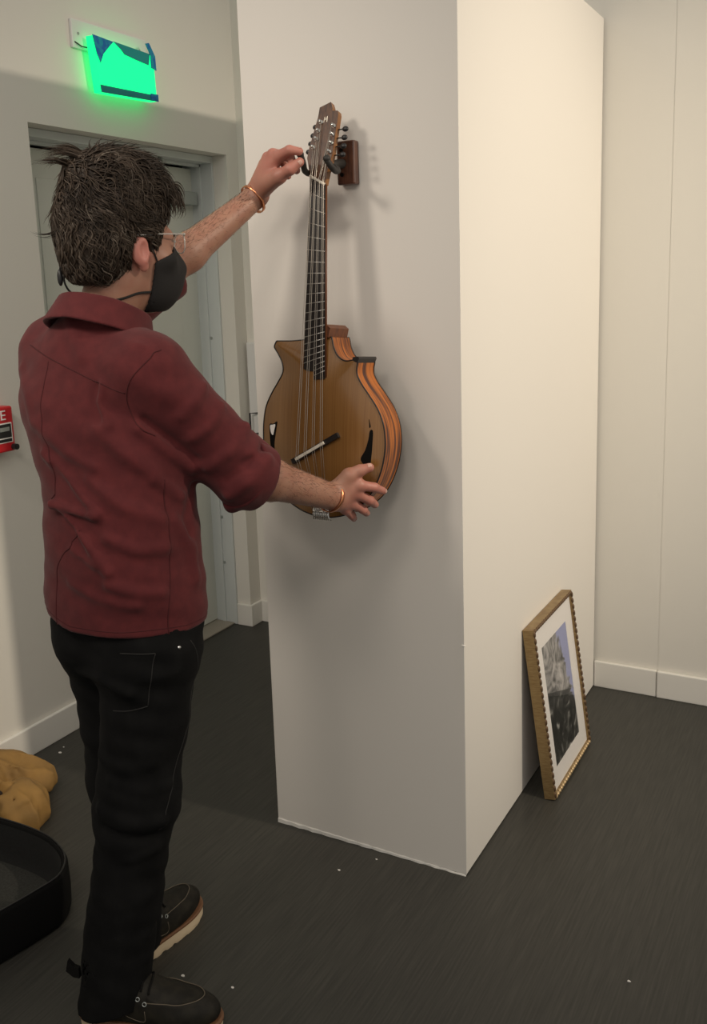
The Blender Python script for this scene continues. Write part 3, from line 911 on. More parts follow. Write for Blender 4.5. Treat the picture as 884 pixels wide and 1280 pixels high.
# bridge
bc = top_c(0.0, -0.645)
dirb = Vector((0.0735 + 0.055, -0.606 + 0.6785, 0)).normalized()
nrmb = Vector((-dirb.y, dirb.x, 0))
B0, B1 = Vector((-0.055, -0.6785, 0)), Vector((0.0735, -0.606, 0))
def bar(p0, p1, w, c0a, c1a, c0b, c1b):
    V = []
    for p, lo, hi in ((p0, c0a, c1a), (p1, c0b, c1b)):
        for s in (-1, 1): V += [(*(p + nrmb * w * s).xy, lo), (*(p + nrmb * w * s).xy, hi)]
    return V, [(0, 1, 3, 2), (4, 6, 7, 5), (0, 4, 5, 1), (2, 3, 7, 6), (0, 2, 6, 4), (1, 5, 7, 3)]
br = obj('bridge', *join(bar(B0, B1, 0.0062, top_c(*B0.xy) - 0.002, bc + 0.0095, top_c(*B1.xy) - 0.002, bc + 0.0095)), 'ebony', G)
S0, S1 = B0.lerp(B1, 0.10), B0.lerp(B1, 0.72)
obj('saddle', *bar(S0, S1, 0.0035, bc + 0.009, bc + 0.014, bc + 0.009, bc + 0.014), 'bone', br)
# tailpiece: a small comb of metal
tc_ = 0.004
tp = obj('tailpiece', *box_vf(-0.004, 0.041, -0.815, -0.785, 0.001, 0.010, 0.002), 'chrome', G)
for i in range(9):
    x = -0.002 + i * 0.0051
    obj('tine', *tube_vf([(x, -0.790, 0.0095), (x, -0.806, 0.0125), (x, -0.8185, 0.0085), (x, -0.821, -0.006)], 0.0015, 6), 'chrome', tp, True)

# headstock, raked back behind the nut
rk = math.radians(12)
def hs(a, b_, c): return (a, b_ * math.cos(rk) + c * math.sin(rk), 0.004 + c * math.cos(rk) - b_ * math.sin(rk))
HO = [(-0.0205, 0.006), (-0.0255, 0.0229), (-0.0355, 0.0541), (-0.033, 0.078), (-0.018, 0.1539), (-0.0165, 0.1778), (0.013, 0.1882), (0.0185, 0.1747), (0.019, 0.1664), (0.035, 0.1643), (0.037, 0.156), (0.0325, 0.0572), (0.025, 0.02), (0.0218, -0.013)]
v, f = prism_vf(HO, -0.017, -0.0012)
head = obj('headstock', [hs(*p) for p in v], f, 'head_side', G)
v, f = prism_vf(HO, -0.0011, 0.0008)
obj('face_veneer', [hs(*p) for p in v], f, 'head_wood', head)
for pts in ([(0.0000, 0.138), (0.0020, 0.152), (0.0045, 0.144)], [(0.0045, 0.144), (0.0085, 0.153), (0.0085, 0.139)]):
    v, f = tube_vf([(a, b_, 0.0012) for a, b_ in pts], 0.0011, 5)
    obj('inlay', [hs(*p) for p in v], f, 'bone', head)
posts = [(-0.0075, 0.140), (-0.0120, 0.119), (-0.0150, 0.099), (-0.0210, 0.079), (0.0290, 0.127), (0.0280, 0.106), (0.0275, 0.085), (0.0250, 0.064)]
for i, (a, b_) in enumerate(posts):
    sgn = -1 if i < 4 else 1
    edge = -0.0355 + (b_ - 0.05) * 0.19 if i < 4 else 0.034
    v, f = join(cyl_vf((a, b_, 0.0008), (a, b_, 0.0085), 0.0030, 10), cyl_vf((a, b_, 0.0085), (a, b_, 0.0105), 0.0038, 10), cyl_vf((a, b_, 0.0008), (a, b_, 0.0022), 0.0055, 12))
    tn = obj('tuner', [hs(*p) for p in v], f, 'chrome', head, True)
    v, f = join(tube_vf([(edge - sgn * 0.004, b_ - 0.004, -0.0125), (edge + sgn * (0.014 if i > 3 else 0.006), b_ - 0.004, -0.0125)], 0.0018, 6),
                sphere_vf((edge + sgn * (0.020 if i > 3 else 0.011), b_ - 0.004, -0.0125), (0.0085, 0.0068, 0.0055), 10, 7))
    obj('tuner_button', [hs(*p) for p in v], f, 'black_plastic', tn, True)
# strings: four close pairs
for i in range(8):
    pr_, sd = divmod(i, 2)
    an = -0.0150 + pr_ * 0.0105 + sd * 0.0036
    u = (i // 2 * 2 + 0.5 + (sd - 0.5) * 0.62) / 7
    bn = nb0 + (nt0 - nb0) * (pr_ / 3)
    sp_ = S0.lerp(S1, 0.07 + 0.86 * (pr_ / 3) + (sd - 0.5) * 0.075)
    tp_ = (-0.0005 + i * 0.0055, -0.803, 0.0135)
    pst = posts[[3, 2, 1, 0, 4, 5, 6, 7][i]]
    pts = [hs(pst[0] + (0.0028 if i < 4 else -0.0028), pst[1], 0.0065), (an, bn + 0.0015, fbc(0) + 0.0042), (an, bn - 0.001, fbc(0) + 0.0042), (sp_.x, sp_.y, bc + 0.0146), tp_]
    obj('string', *tube_vf(pts, 0.00075 if i < 4 else 0.0006, 5), 'string', G, True)

# ================================================================== PERSON
#--SDF
A3 = lambda *p: np.array(p, np.float32)
tf, tr = A3(0.087, 0.996, 0), A3(0.996, -0.087, 0)          # torso: forward, right
hf, hr, hu = A3(0.358, 0.934, 0), A3(0.934, -0.358, 0), A3(0, 0, 1)   # head: forward, right, up
HC = A3(-0.501, -0.603, 1.655)                               # between the ears
HAX = np.stack([hr, hf, hu])
SR, ER, WR = A3(-0.392, -0.682, 1.426), A3(-0.272, -0.540, 1.198), A3(-0.2161, -0.262, 1.0864)
SL, EL, WL = A3(-0.705, -0.600, 1.452), A3(-0.590, -0.375, 1.618), A3(-0.4747, -0.145, 1.795)
unit = lambda v: v / np.linalg.norm(v)


def hp(r, f, u): return HC + hr * r + hf * f + hu * u


class Stack:
    """limb or trunk described by cross-sections: z, cx, cy, half width, half depth"""
    def __init__(s, rows, n=2.3):
        rows = sorted(rows)
        z = [r[0] for r in rows]
        s.z = np.linspace(z[0], z[-1], 80)
        cols = np.array([[np.interp(q, z, [r[i] for r in rows]) for q in s.z] for i in range(1, 5)])
        k = np.hanning(15); k /= k.sum()
        s.c = np.array([np.convolve(np.pad(c, 7, mode='edge'), k, 'valid') for c in cols])
        s.n = n
    def __call__(s, P, grow=0.0):
        cx, cy, a, b = [np.interp(P[:, 2], s.z, c) for c in s.c]
        a = a + grow; b = b + grow
        x, y = P[:, 0] - cx, P[:, 1] - cy
        u = np.abs(x * tr[0] + y * tr[1]) / a
        v = np.abs(x * tf[0] + y * tf[1]) / b
        k = (u ** s.n + v ** s.n) ** (1 / s.n)
        d = (k - 1) * np.minimum(a, b)
        return np.maximum(d, np.maximum(s.z[0] - P[:, 2], P[:, 2] - s.z[-1]))


trunk = Stack([(0.80, -0.497, -0.678, 0.178, 0.142), (0.95, -0.499, -0.678, 0.176, 0.141), (1.08, -0.504, -0.672, 0.174, 0.139), (1.22, -0.520, -0.660, 0.179, 0.137),
               (1.33, -0.543, -0.652, 0.196, 0.138), (1.41, -0.550, -0.648, 0.186, 0.116), (1.47, -0.551, -0.645, 0.150, 0.090), (1.51, -0.548, -0.640, 0.098, 0.074), (1.55, -0.543, -0.635, 0.060, 0.058)])


def chain(P, pts, rad, k=0.006):
    d = cone(P, pts[0], pts[1], rad[0], rad[1])
    for i in range(1, len(pts) - 1):
        d = smin(d, cone(P, pts[i], pts[i + 1], rad[i], rad[i + 1]), k)
    return d


FINGERS_R = [([(-0.1640, -0.2320, 1.1139), (-0.1415, -0.2010, 1.1040), (-0.1360, -0.1660, 1.0880)], (0.0132, 0.0112, 0.0092)),
             ([(-0.1735, -0.2280, 1.0915), (-0.1575, -0.1950, 1.0700), (-0.1640, -0.1560, 1.0500)], (0.0132, 0.0114, 0.0094)),
             ([(-0.1893, -0.2270, 1.0680), (-0.1760, -0.1950, 1.0450), (-0.1880, -0.1560, 1.0265)], (0.0126, 0.0106, 0.0088)),
             ([(-0.2051, -0.2300, 1.0520), (-0.2040, -0.2010, 1.0290), (-0.2170, -0.1690, 1.0130)], (0.0115, 0.0096, 0.0080))]
THUMB_R = ([(-0.2060, -0.2560, 1.1130), (-0.1850, -0.2430, 1.1370), (-0.1640, -0.2290, 1.1480), (-0.1440, -0.2160, 1.1546)], (0.019, 0.0158, 0.0132, 0.0108))
FINGERS_L = [([(-0.3832, -0.1760, 1.8800), (-0.3440, -0.1900, 1.8885), (-0.3240, -0.1790, 1.8850)], (0.0132, 0.0112, 0.0092)),
             ([(-0.4072, -0.1640, 1.8868), (-0.3605, -0.1650, 1.8780), (-0.3420, -0.1660, 1.8450)], (0.0132, 0.0114, 0.0094)),
             ([(-0.4310, -0.1500, 1.8830), (-0.3903, -0.1400, 1.8693), (-0.3798, -0.1450, 1.8367)], (0.0126, 0.0106, 0.0088)),
             ([(-0.4491, -0.1380, 1.8707), (-0.4236, -0.1250, 1.8566), (-0.4126, -0.1300, 1.8292)], (0.0115, 0.0096, 0.0080))]
THUMB_L = ([(-0.4320, -0.1640, 1.8230), (-0.3800, -0.1840, 1.8330), (-0.3450, -0.1890, 1.8460), (-0.3240, -0.1790, 1.8610)], (0.019, 0.0150, 0.0128, 0.0105))


def hand(P, W, fingers, thumb):
    mc = [np.array(f[0][0], np.float32) for f in fingers]
    d = None
    for i, m_ in enumerate(mc):                       # metacarpals
        c = cone(P, W + (m_ - W) * 0.12, m_, 0.0215 if i in (1, 2) else 0.0185, 0.0130)
        d = c if d is None else smin(d, c, 0.016)
    t = chain(P, [np.array(q, np.float32) for q in thumb[0]], thumb[1], 0.008)
    d = smin(d, t, 0.014)
    d = smin(d, cone(P, W, np.array(thumb[0][1], np.float32), 0.020, 0.0125), 0.016)
    fd = None
    for pts, rad in fingers:
        c = chain(P, [np.array(q, np.float32) for q in pts], rad, 0.004)
        fd = c if fd is None else smin(fd, c, 0.0025)
    return smin(d, fd, 0.007)


def near(P, c, R): return ((P - np.asarray(c, np.float32)) ** 2).sum(1) < R * R


def head_fn(P):
    d = ell(P, hp(0, -0.006, 0.046), (0.077, 0.099, 0.100), HAX)
    d = smin(d, ell(P, hp(0, 0.045, -0.020), (0.064, 0.058, 0.082), HAX), 0.03)
    d = smin(d, ell(P, hp(0, 0.052, -0.080), (0.047, 0.048, 0.042), HAX), 0.03)
    d = smin(d, cone(P, hp(0, 0.092, 0.020), hp(0, 0.122, -0.030), 0.010, 0.015), 0.018)      # nose
    d = smin(d, cone(P, hp(-0.035, 0.083, 0.034), hp(0.035, 0.083, 0.034), 0.014, 0.014), 0.018)  # brow
    for s in (-1, 1):
        d = smin(d, ell(P, hp(s * 0.046, 0.066, -0.012), (0.020, 0.020, 0.016), HAX), 0.02)        # cheekbones
        d = smax(d, -ell(P, hp(s * 0.034, 0.104, 0.012), (0.018, 0.014, 0.012), HAX), 0.012)       # eye sockets
        d = np.minimum(d, ell(P, hp(s * 0.033, 0.084, 0.012), (0.0125, 0.0125, 0.0125), HAX))      # eyeballs
        d = smin(d, cone(P, hp(s * 0.020, 0.096, 0.0195), hp(s * 0.046, 0.088, 0.017), 0.004, 0.004), 0.004)
    ear_ax = np.stack([unit(hr * 0.94 + hf * -0.34), unit(hf * 0.94 + hr * 0.34), hu])
    ear_axl = np.stack([unit(-hr * 0.94 + hf * -0.34), unit(hf * 0.94 - hr * 0.34), hu])
    for s, ax in ((1, ear_ax), (-1, ear_axl)):
        e = ell(P, hp(s * 0.0815, -0.004, 0.004), (0.0085, 0.0190, 0.0300), ax)
        e = smin(e, ell(P, hp(s * 0.0775, 0.004, -0.026), (0.0065, 0.0095, 0.0125), ax), 0.008)
        e = smax(e, -ell(P, hp(s * 0.0915, 0.003, 0.004), (0.0075, 0.0105, 0.0185), ax), 0.005)
        e = np.minimum(e, ell(P, hp(s * 0.081, 0.012, -0.003), (0.0055, 0.0050, 0.0075), ax))
        d = smin(d, e, 0.006)
    return d


NECK_T, NECK_B = hp(0, -0.022, -0.055), A3(-0.543, -0.636, 1.500)


def body_fn(P):
    d = np.full(len(P), 0.25, np.float32)
    m_ = near(P, HC, 0.30)
    if m_.any(): d[m_] = np.minimum(d[m_], head_fn(P[m_]))
    d = smin(d, cone(P, NECK_T, NECK_B, 0.058, 0.064), 0.03)
    d = smin(d, np.maximum(trunk(P, -0.038), 0.90 - P[:, 2]), 0.03)
    for S, E_, W_, r in ((SR, ER, WR, (0.052, 0.043, 0.0445, 0.0300)), (SL, EL, WL, (0.052, 0.041, 0.0425, 0.0275))):
        mid = E_ + (W_ - E_) * 0.25
        a = cone(P, S, E_, r[0], r[1])
        a = smin(a, cone(P, E_, mid, r[1], r[2]), 0.02)
        a = smin(a, cone(P, mid, W_, r[2], r[3]), 0.02)
        d = smin(d, a, 0.03)
    for W_, F_, T_ in ((WR, FINGERS_R, THUMB_R), (WL, FINGERS_L, THUMB_L)):
        m_ = near(P, W_, 0.26)
        if m_.any():
            d[m_] = smin(d[m_], hand(P[m_], W_, F_, T_), 0.014)
    for hip, kn, an in LEGS:
        d = smin(d, smin(cone(P, hip, kn, 0.062, 0.050), cone(P, kn, an, 0.050, 0.036), 0.02), 0.03)
    return d


LEGS = [(A3(-0.428, -0.685, 0.86), A3(-0.462, -0.732, 0.50), A3(-0.500, -0.816, 0.09)),
        (A3(-0.575, -0.664, 0.86), A3(-0.575, -0.640, 0.50), A3(-0.585, -0.665, 0.09))]

FOLDS = [
    ([(-0.45, -0.763, 1.399), (-0.456, -0.773, 1.37), (-0.441, -0.778, 1.336)], 0.008, -0.0050),
    ([(-0.441, -0.762, 1.401), (-0.445, -0.77, 1.37), (-0.421, -0.773, 1.326)], 0.010, 0.0040),
    ([(-0.559, -0.81, 1.17), (-0.497, -0.816, 1.157), (-0.443, -0.811, 1.15)], 0.010, 0.0060),
    ([(-0.56, -0.812, 1.159), (-0.506, -0.819, 1.137), (-0.468, -0.821, 1.105), (-0.414, -0.814, 1.04)], 0.011, 0.0070),
    ([(-0.544, -0.815, 1.146), (-0.497, -0.821, 1.115), (-0.481, -0.824, 1.085)], 0.009, -0.0060),
    ([(-0.581, -0.796, 1.263), (-0.51, -0.809, 1.217), (-0.44, -0.809, 1.154)], 0.013, 0.0050),
    ([(-0.414, -0.817, 1.014), (-0.37, -0.793, 0.999), (-0.336, -0.747, 0.989)], 0.012, 0.0040),
    ([(-0.512, -0.824, 1.081), (-0.469, -0.825, 1.066), (-0.44, -0.821, 1.052)], 0.010, 0.0040),
    ([(-0.371, -0.738, 1.317), (-0.347, -0.703, 1.274), (-0.324, -0.645, 1.225)], 0.012, 0.0060),
    ([(-0.365, -0.73, 1.329), (-0.338, -0.693, 1.289), (-0.309, -0.651, 1.244)], 0.010, -0.0040),
    ([(-0.35, -0.726, 1.212), (-0.336, -0.668, 1.168)], 0.012, 0.0050),
    ([(-0.339, -0.619, 1.177), (-0.332, -0.661, 1.119), (-0.33, -0.656, 1.09)], 0.010, -0.0050),
    ([(-0.283, -0.628, 1.399), (-0.285, -0.671, 1.362), (-0.305, -0.689, 1.338)], 0.012, 0.0040),
    ([(-0.263, -0.605, 1.354), (-0.271, -0.652, 1.308), (-0.3, -0.669, 1.29)], 0.012, 0.0040),
    ([(-0.244, -0.557, 1.302), (-0.249, -0.623, 1.252), (-0.29, -0.636, 1.225)], 0.012, 0.0050),
    ([(-0.223, -0.52, 1.256), (-0.231, -0.606, 1.223), (-0.263, -0.62, 1.197)], 0.011, -0.0050),
    ([(-0.203, -0.547, 1.231), (-0.223, -0.598, 1.189), (-0.268, -0.606, 1.16)], 0.011, 0.0060),
    ([(-0.549, -0.804, 1.24), (-0.493, -0.813, 1.186), (-0.461, -0.813, 1.16)], 0.009, -0.0040),
    ([(-0.44, -0.782, 1.32), (-0.391, -0.767, 1.269), (-0.353, -0.73, 1.226)], 0.016, 0.0040),
    ([(-0.462, -0.805, 1.22), (-0.387, -0.783, 1.169), (-0.341, -0.726, 1.134)], 0.014, 0.0040),
    ([(-0.419, -0.809, 1.107), (-0.366, -0.779, 1.079), (-0.336, -0.728, 1.075)], 0.013, 0.0040),
    ([(-0.334, -0.695, 1.127), (-0.328, -0.657, 1.056), (-0.325, -0.657, 0.994)], 0.012, 0.0040),
    ([(-0.516, -0.828, 1.008), (-0.435, -0.825, 0.984), (-0.366, -0.792, 0.969)], 0.013, 0.0030),
    ([(-0.594, -0.785, 1.32), (-0.512, -0.801, 1.268), (-0.449, -0.798, 1.245)], 0.014, 0.0030),
    ([(-0.711, -0.708, 1.422), (-0.641, -0.76, 1.375), (-0.612, -0.78, 1.325)], 0.012, 0.0030),
    ([(-0.485, -0.71, 1.53), (-0.379, -0.738, 1.493), (-0.333, -0.727, 1.474)], 0.012, 0.0030),
    ([(-0.573, -0.708, 1.544), (-0.524, -0.736, 1.493), (-0.498, -0.749, 1.456)], 0.014, 0.0030)]


def seg_d(P, a, b):
    ab = b - a
    t = np.clip(((P - a) @ ab) / float(ab @ ab), 0, 1)
    q = P - a - t[:, None] * ab
    return np.sqrt((q * q).sum(1))


def folds(P, d, lst):
    for pts, w, amp in lst:
        p = np.array(pts, np.float32)
        c = p.mean(0)
        m_ = near(P, c, np.linalg.norm(p - c, axis=1).max() + 2.6 * w)
        if m_.any():
            q = np.min([seg_d(P[m_], p[i], p[i + 1]) for i in range(len(p) - 1)], axis=0)
            d[m_] -= 2.2 * amp * np.exp(-(q / w) ** 2)
    return d


CR = unit(WR - ER); CUT_R = ER + CR * 0.032
CLv = unit(EL - SL); CUT_L = EL + unit(WL - EL) * 0.012


def shirt_raw(P):
    d = trunk(P)
    # shoulders and yoke
    d = smin(d, cone(P, A3(-0.545, -0.648, 1.462), SR + A3(-0.01, 0, -0.002), 0.056, 0.062), 0.06)
    d = smin(d, cone(P, A3(-0.555, -0.645, 1.468), SL + A3(0.02, -0.01, -0.010), 0.062, 0.068), 0.06)
    # sleeves
    r = cone(P, SR, ER, 0.070, 0.071)
    r = smin(r, cone(P, ER, ER + CR * 0.07, 0.068, 0.064), 0.03)
    d = smin(d, r, 0.045)
    l = cone(P, SL, EL, 0.076, 0.064)
    l = smin(l, cone(P, EL, EL + unit(WL - EL) * 0.05, 0.062, 0.058), 0.03)
    d = smin(d, l, 0.05)
    return d


def hem_z(P):
    v = (P[:, 0] + 0.507) * tf[0] + (P[:, 1] + 0.682) * tf[1]
    u = (P[:, 0] + 0.507) * tr[0] + (P[:, 1] + 0.682) * tr[1]
    # lifted by the raised left arm, level at the right side seam
    return 0.884 + 0.020 * np.clip(-v / 0.13, 0, 1) + 0.026 * np.clip(-u / 0.16, 0, 1) + 0.008 * np.exp(-((u - 0.19) / 0.05) ** 2)


def shirt_fn(P):
    d = shirt_raw(P)
    # soft rumples
    w = 0.0095 * noise3(P * A3(0.6, 0.6, 1.25), 32, 11) + 0.0025 * noise3(P * A3(0.7, 0.7, 1.3), 85, 12)
    d = d + w
    d = folds(P, d, FOLDS)
    d = smax(d, hem_z(P) - P[:, 2], 0.004)
    # sleeve openings
    d = smax(d, np.where(near(P, CUT_R, 0.20), (P - CUT_R) @ CR, -1), 0.004)
    d = smax(d, np.where(near(P, CUT_L, 0.16), (P - CUT_L) @ unit(WL - EL), -1), 0.004)
    # hollow at cuffs, collar and hem
    d = smax(d, -cone(P, ER + CR * 0.015, WR, 0.052, 0.052), 0.004)
    d = smax(d, -cone(P, EL - CLv * 0.01, WL, 0.050, 0.050), 0.004)
    d = smax(d, -np.maximum(trunk(P, -0.020), P[:, 2] - 0.925), 0.004)
    d = smax(d, -cone(P, NECK_T, NECK_B, 0.062, 0.066), 0.006)
    return d


def jeans_fn(P):
    d = Stack_pelvis(P)
    for s in (1, -1):
        c = A3(-0.499, -0.676, 0.846) + tr * (0.066 * s) - tf * 0.046
        d = smin(d, ell(P, c, (0.082, 0.078, 0.085)), 0.05)
    d = smin(d, ell(P, A3(-0.499, -0.672, 0.845), (0.11, 0.09, 0.07)), 0.04)
    (h1, k1, a1), (h2, k2, a2) = LEGS
    r = smin(cone(P, h1, k1, 0.106, 0.082), cone(P, k1, A3(a1[0], a1[1], 0.06), 0.080, 0.076), 0.05)
    l = smin(cone(P, h2, k2, 0.100, 0.080), cone(P, k2, A3(a2[0], a2[1], 0.06), 0.078, 0.070), 0.05)
    d = smin(d, smin(r, l, 0.012), 0.04)
    w = 0.0060 * noise3(P * A3(0.8, 0.8, 1.3), 38, 21) + 0.0040 * noise3(P * A3(0.7, 0.7, 1.7), 80, 22)
    d = d + w
    d = folds(P, d, JFOLDS)
    d = smax(d, 0.062 + 0.006 * np.sin(P[:, 0] * 40) - P[:, 2], 0.003)
    for h, k, a in LEGS:
        d = smax(d, -cone(P, A3(a[0], a[1], 0.04), A3(a[0], a[1], 0.15), 0.062, 0.056), 0.004)
    d = smax(d, P[:, 2] - 0.955, 0.005)
    return d


JFOLDS = [
    ([(-0.537, -0.778, 0.8), (-0.456, -0.813, 0.81), (-0.4, -0.799, 0.786)], 0.012, 0.0060),
    ([(-0.457, -0.808, 0.584), (-0.395, -0.787, 0.566), (-0.37, -0.732, 0.559)], 0.012, 0.0040),
    ([(-0.482, -0.819, 0.522), (-0.406, -0.803, 0.496), (-0.372, -0.76, 0.488)], 0.012, 0.0060),
    ([(-0.472, -0.824, 0.481), (-0.413, -0.81, 0.467), (-0.383, -0.76, 0.454)], 0.010, -0.0040),
    ([(-0.513, -0.809, 0.414), (-0.424, -0.812, 0.418), (-0.388, -0.768, 0.426)], 0.010, 0.0050),
    ([(-0.515, -0.841, 0.242), (-0.45, -0.835, 0.235), (-0.415, -0.791, 0.233)], 0.012, 0.0050),
    ([(-0.521, -0.846, 0.186), (-0.452, -0.838, 0.18), (-0.421, -0.79, 0.173)], 0.012, 0.0060),
    ([(-0.5, -0.833, 0.322), (-0.44, -0.827, 0.313), (-0.408, -0.789, 0.322)], 0.012, 0.0040),
    ([(-0.49, -0.797, 0.632), (-0.429, -0.804, 0.619), (-0.379, -0.769, 0.621)], 0.014, 0.0040)]
Stack_pelvis = Stack([(0.84, -0.500, -0.676, 0.146, 0.104), (0.89, -0.499, -0.677, 0.156, 0.114), (0.93, -0.499, -0.678, 0.146, 0.108), (1.0, -0.499, -0.678, 0.136, 0.102)])


def mask_fn(P):
    d = head_fn_plain(P) - 0.006
    d = smin(d, ell(P, hp(0, 0.072, -0.050), (0.048, 0.062, 0.062), HAX), 0.02)
    q = (P - HC) @ HAX.T
    rr, f, u = np.abs(q[:, 0]), q[:, 1], q[:, 2]
    d = smax(d, 0.030 + 0.10 * (u + 0.05) - f, 0.004)
    d = smax(d, u - (-0.020 + (f - 0.03) * 0.42), 0.004)
    d = smax(d, -(u + 0.122), 0.006)
    d = np.maximum(d, -(head_fn_plain(P) - 0.001))
    return d


def head_fn_plain(P):
    d = ell(P, hp(0, -0.006, 0.046), (0.077, 0.099, 0.100), HAX)
    d = smin(d, ell(P, hp(0, 0.045, -0.020), (0.064, 0.058, 0.082), HAX), 0.03)
    d = smin(d, ell(P, hp(0, 0.052, -0.080), (0.047, 0.048, 0.042), HAX), 0.03)
    d = smin(d, cone(P, hp(0, 0.092, 0.020), hp(0, 0.122, -0.030), 0.010, 0.015), 0.018)
    for s in (-1, 1):
        d = smin(d, ell(P, hp(s * 0.046, 0.066, -0.012), (0.020, 0.020, 0.016), HAX), 0.02)
    return d


COLC = A3(-0.536, -0.630, 1.545)
COLN = unit(A3(0.04, 0.42, 1.0))
COLF = unit(tf - COLN * float(tf @ COLN))
COLR = np.cross(COLF, COLN)


def collar_fn(P):
    q = P - COLC
    h = q @ COLN; f = q @ COLF; r = q @ COLR
    rho = np.sqrt((r / 1.02) ** 2 + (f * 0.98) ** 2) + 1e-6
    ang = np.arctan2(r, f)
    R0 = 0.0900 - 0.32 * np.minimum(h, 0.004)                 # leaf flares outwards towards its edge
    d = np.abs(rho - R0) - 0.0048
    low = -0.060 - 0.012 * np.exp(-((np.abs(ang) - 0.55) / 0.30) ** 2)
    d = smax(d, np.maximum(h - 0.002, low - h), 0.004)
    d = smax(d, (0.05 - np.abs(ang)) * 0.07, 0.003)
    d = d + 0.0012 * noise3(P, 70, 31)
    return d


def hairmass_fn(P):
    q = (P - HC) @ HAX.T
    r, f, u = q[:, 0], q[:, 1], q[:, 2]
    d = ell(P, hp(0, -0.018, 0.066), (0.090, 0.116, 0.118), HAX)
    d = smin(d, ell(P, hp(0, 0.045, 0.135), (0.062, 0.062, 0.048), HAX), 0.04)
    d = smin(d, ell(P, hp(0, -0.022, 0.160), (0.064, 0.084, 0.042), HAX), 0.03)
    d = smin(d, ell(P, hp(0, -0.062, 0.012), (0.072, 0.070, 0.088), HAX), 0.03)
    # hairline: forehead, temples with sideburn, round the ears, nape
    d = smax(d, f - np.maximum(0.060 + 0.62 * (u - 0.055), 0.052), 0.008)
    d = smax(d, -(u + 0.054 - 0.10 * np.maximum(f + 0.06, 0)), 0.010)
    d = smax(d, np.where(f > 0.018, -0.004 - u, -1), 0.006)
    d = smax(d, -ell(P, hp(0.084, 0.0, -0.006), (0.030, 0.027, 0.040), HAX), 0.006)
    d = smax(d, -ell(P, hp(-0.084, 0.0, -0.006), (0.030, 0.027, 0.040), HAX), 0.006)
    d = d + 0.005 * noise3(P, 95, 41)
    return d
#--END


person = tag(empty('person', (-0.51, -0.70, 0.0)), 'person in burgundy shirt and black jeans reaching up to the hanging instrument', 'person')
body = sdf_obj('body', body_fn, (-0.86, -0.92, 0.0), (-0.06, -0.02, 1.92), 0.0034, 'skin', person)
bv = np.empty(len(body.data.vertices) * 3, np.float32); body.data.vertices.foreach_get('co', bv); bv = bv.reshape(-1, 3)
flush = 0.85 * np.clip(1.6 - np.linalg.norm((bv - hp(0.083, 0.0, 0.0)) / A3(0.020, 0.022, 0.036), axis=1) * 0.9, 0, 1)
for E_, W_ in ((ER, WR), (EL, WL)):
    flush = np.maximum(flush, 0.62 * np.clip(((bv - W_) @ unit(W_ - E_) + 0.015) / 0.05, 0, 1) * near(bv, W_, 0.22))
body.data.attributes.new('flush', 'FLOAT', 'POINT').data.foreach_set('value', flush.astype(np.float32))
shirt = sdf_obj('shirt', shirt_fn, (-0.86, -0.90, 0.82), (-0.12, -0.22, 1.76), 0.0045, 'shirt', person)
collar = sdf_obj('collar', collar_fn, (-0.68, -0.78, 1.42), (-0.40, -0.49, 1.62), 0.0032, 'shirt', shirt)
jeans = sdf_obj('jeans', jeans_fn, (-0.76, -0.92, 0.04), (-0.26, -0.45, 1.0), 0.0050, 'jeans', person)
mask = sdf_obj('face_mask', mask_fn, (-0.62, -0.66, 1.50), (-0.36, -0.44, 1.72), 0.0030, 'mask', person)


def grad(fn, P, e=0.0015):
    g = np.stack([fn(P + A3(*[e if j == i else 0 for j in range(3)])) - fn(P - A3(*[e if j == i else 0 for j in range(3)])) for i in range(3)], 1)
    return g / (np.linalg.norm(g, axis=1)[:, None] + 1e-9)


def project(fn, pts, lift=0.0, it=8):
    P = np.array(pts, np.float32)
    for _ in range(it):
        P = (P - grad(fn, P) * (fn(P) - lift)[:, None] * 0.8).astype(np.float32)
    return P


def seam(name, fn, pts, r, material, parent, n=6, lift=0.0):
    q = project(fn, spline(pts, n), lift)
    return obj(name, *tube_vf(q, r, 6), material, parent, True)


# ---- shirt seams, cuffs
seam('yoke_seam', shirt_fn, [(-0.6864, -0.702, 1.4739), (-0.5947, -0.7424, 1.453), (-0.5185, -0.7583, 1.4307), (-0.449, -0.7616, 1.4068), (-0.3869, -0.7543, 1.3873)], 0.0013, 'shirt_seam', shirt)
seam('back_pleat', shirt_fn, [(-0.5918, -0.7461, 1.4448), (-0.589, -0.7658, 1.3974), (-0.582, -0.7829, 1.3404), (-0.5693, -0.795, 1.2833), (-0.5538, -0.8032, 1.2393), (-0.5591, -0.8095, 1.1803)], 0.0013, 'shirt_seam', shirt)
seam('sleeve_seam', shirt_fn, [(-0.3212, -0.7079, 1.4778), (-0.3439, -0.7459, 1.4448), (-0.3754, -0.7559, 1.4047), (-0.3882, -0.7491, 1.3625), (-0.3736, -0.7395, 1.3202), (-0.3562, -0.7193, 1.2966)], 0.0013, 'shirt_seam', shirt)
seam('side_seam', shirt_fn, [(-0.3451, -0.7125, 1.2098), (-0.3378, -0.7147, 1.1313), (-0.3314, -0.722, 1.0398), (-0.3299, -0.7384, 0.9499), (-0.330, -0.740, 0.895)], 0.0013, 'shirt_seam', shirt)
seam('dart_seam', shirt_fn, [(-0.5674, -0.824, 0.90), (-0.5674, -0.824, 0.9439), (-0.5618, -0.822, 1.0203), (-0.5215, -0.8234, 1.0799), (-0.483, -0.8212, 1.1115)], 0.0013, 'shirt_seam', shirt)
ring = []
for t in np.linspace(0, 2 * math.pi, 60, endpoint=False):
    p = A3(-0.507, -0.682, 0) + tr * (0.185 * math.cos(t)) + tf * (0.148 * math.sin(t))
    ring.append((p[0], p[1], float(hem_z(p[None])[0]) + 0.014))
hem = project(shirt_fn, ring, 0.0)
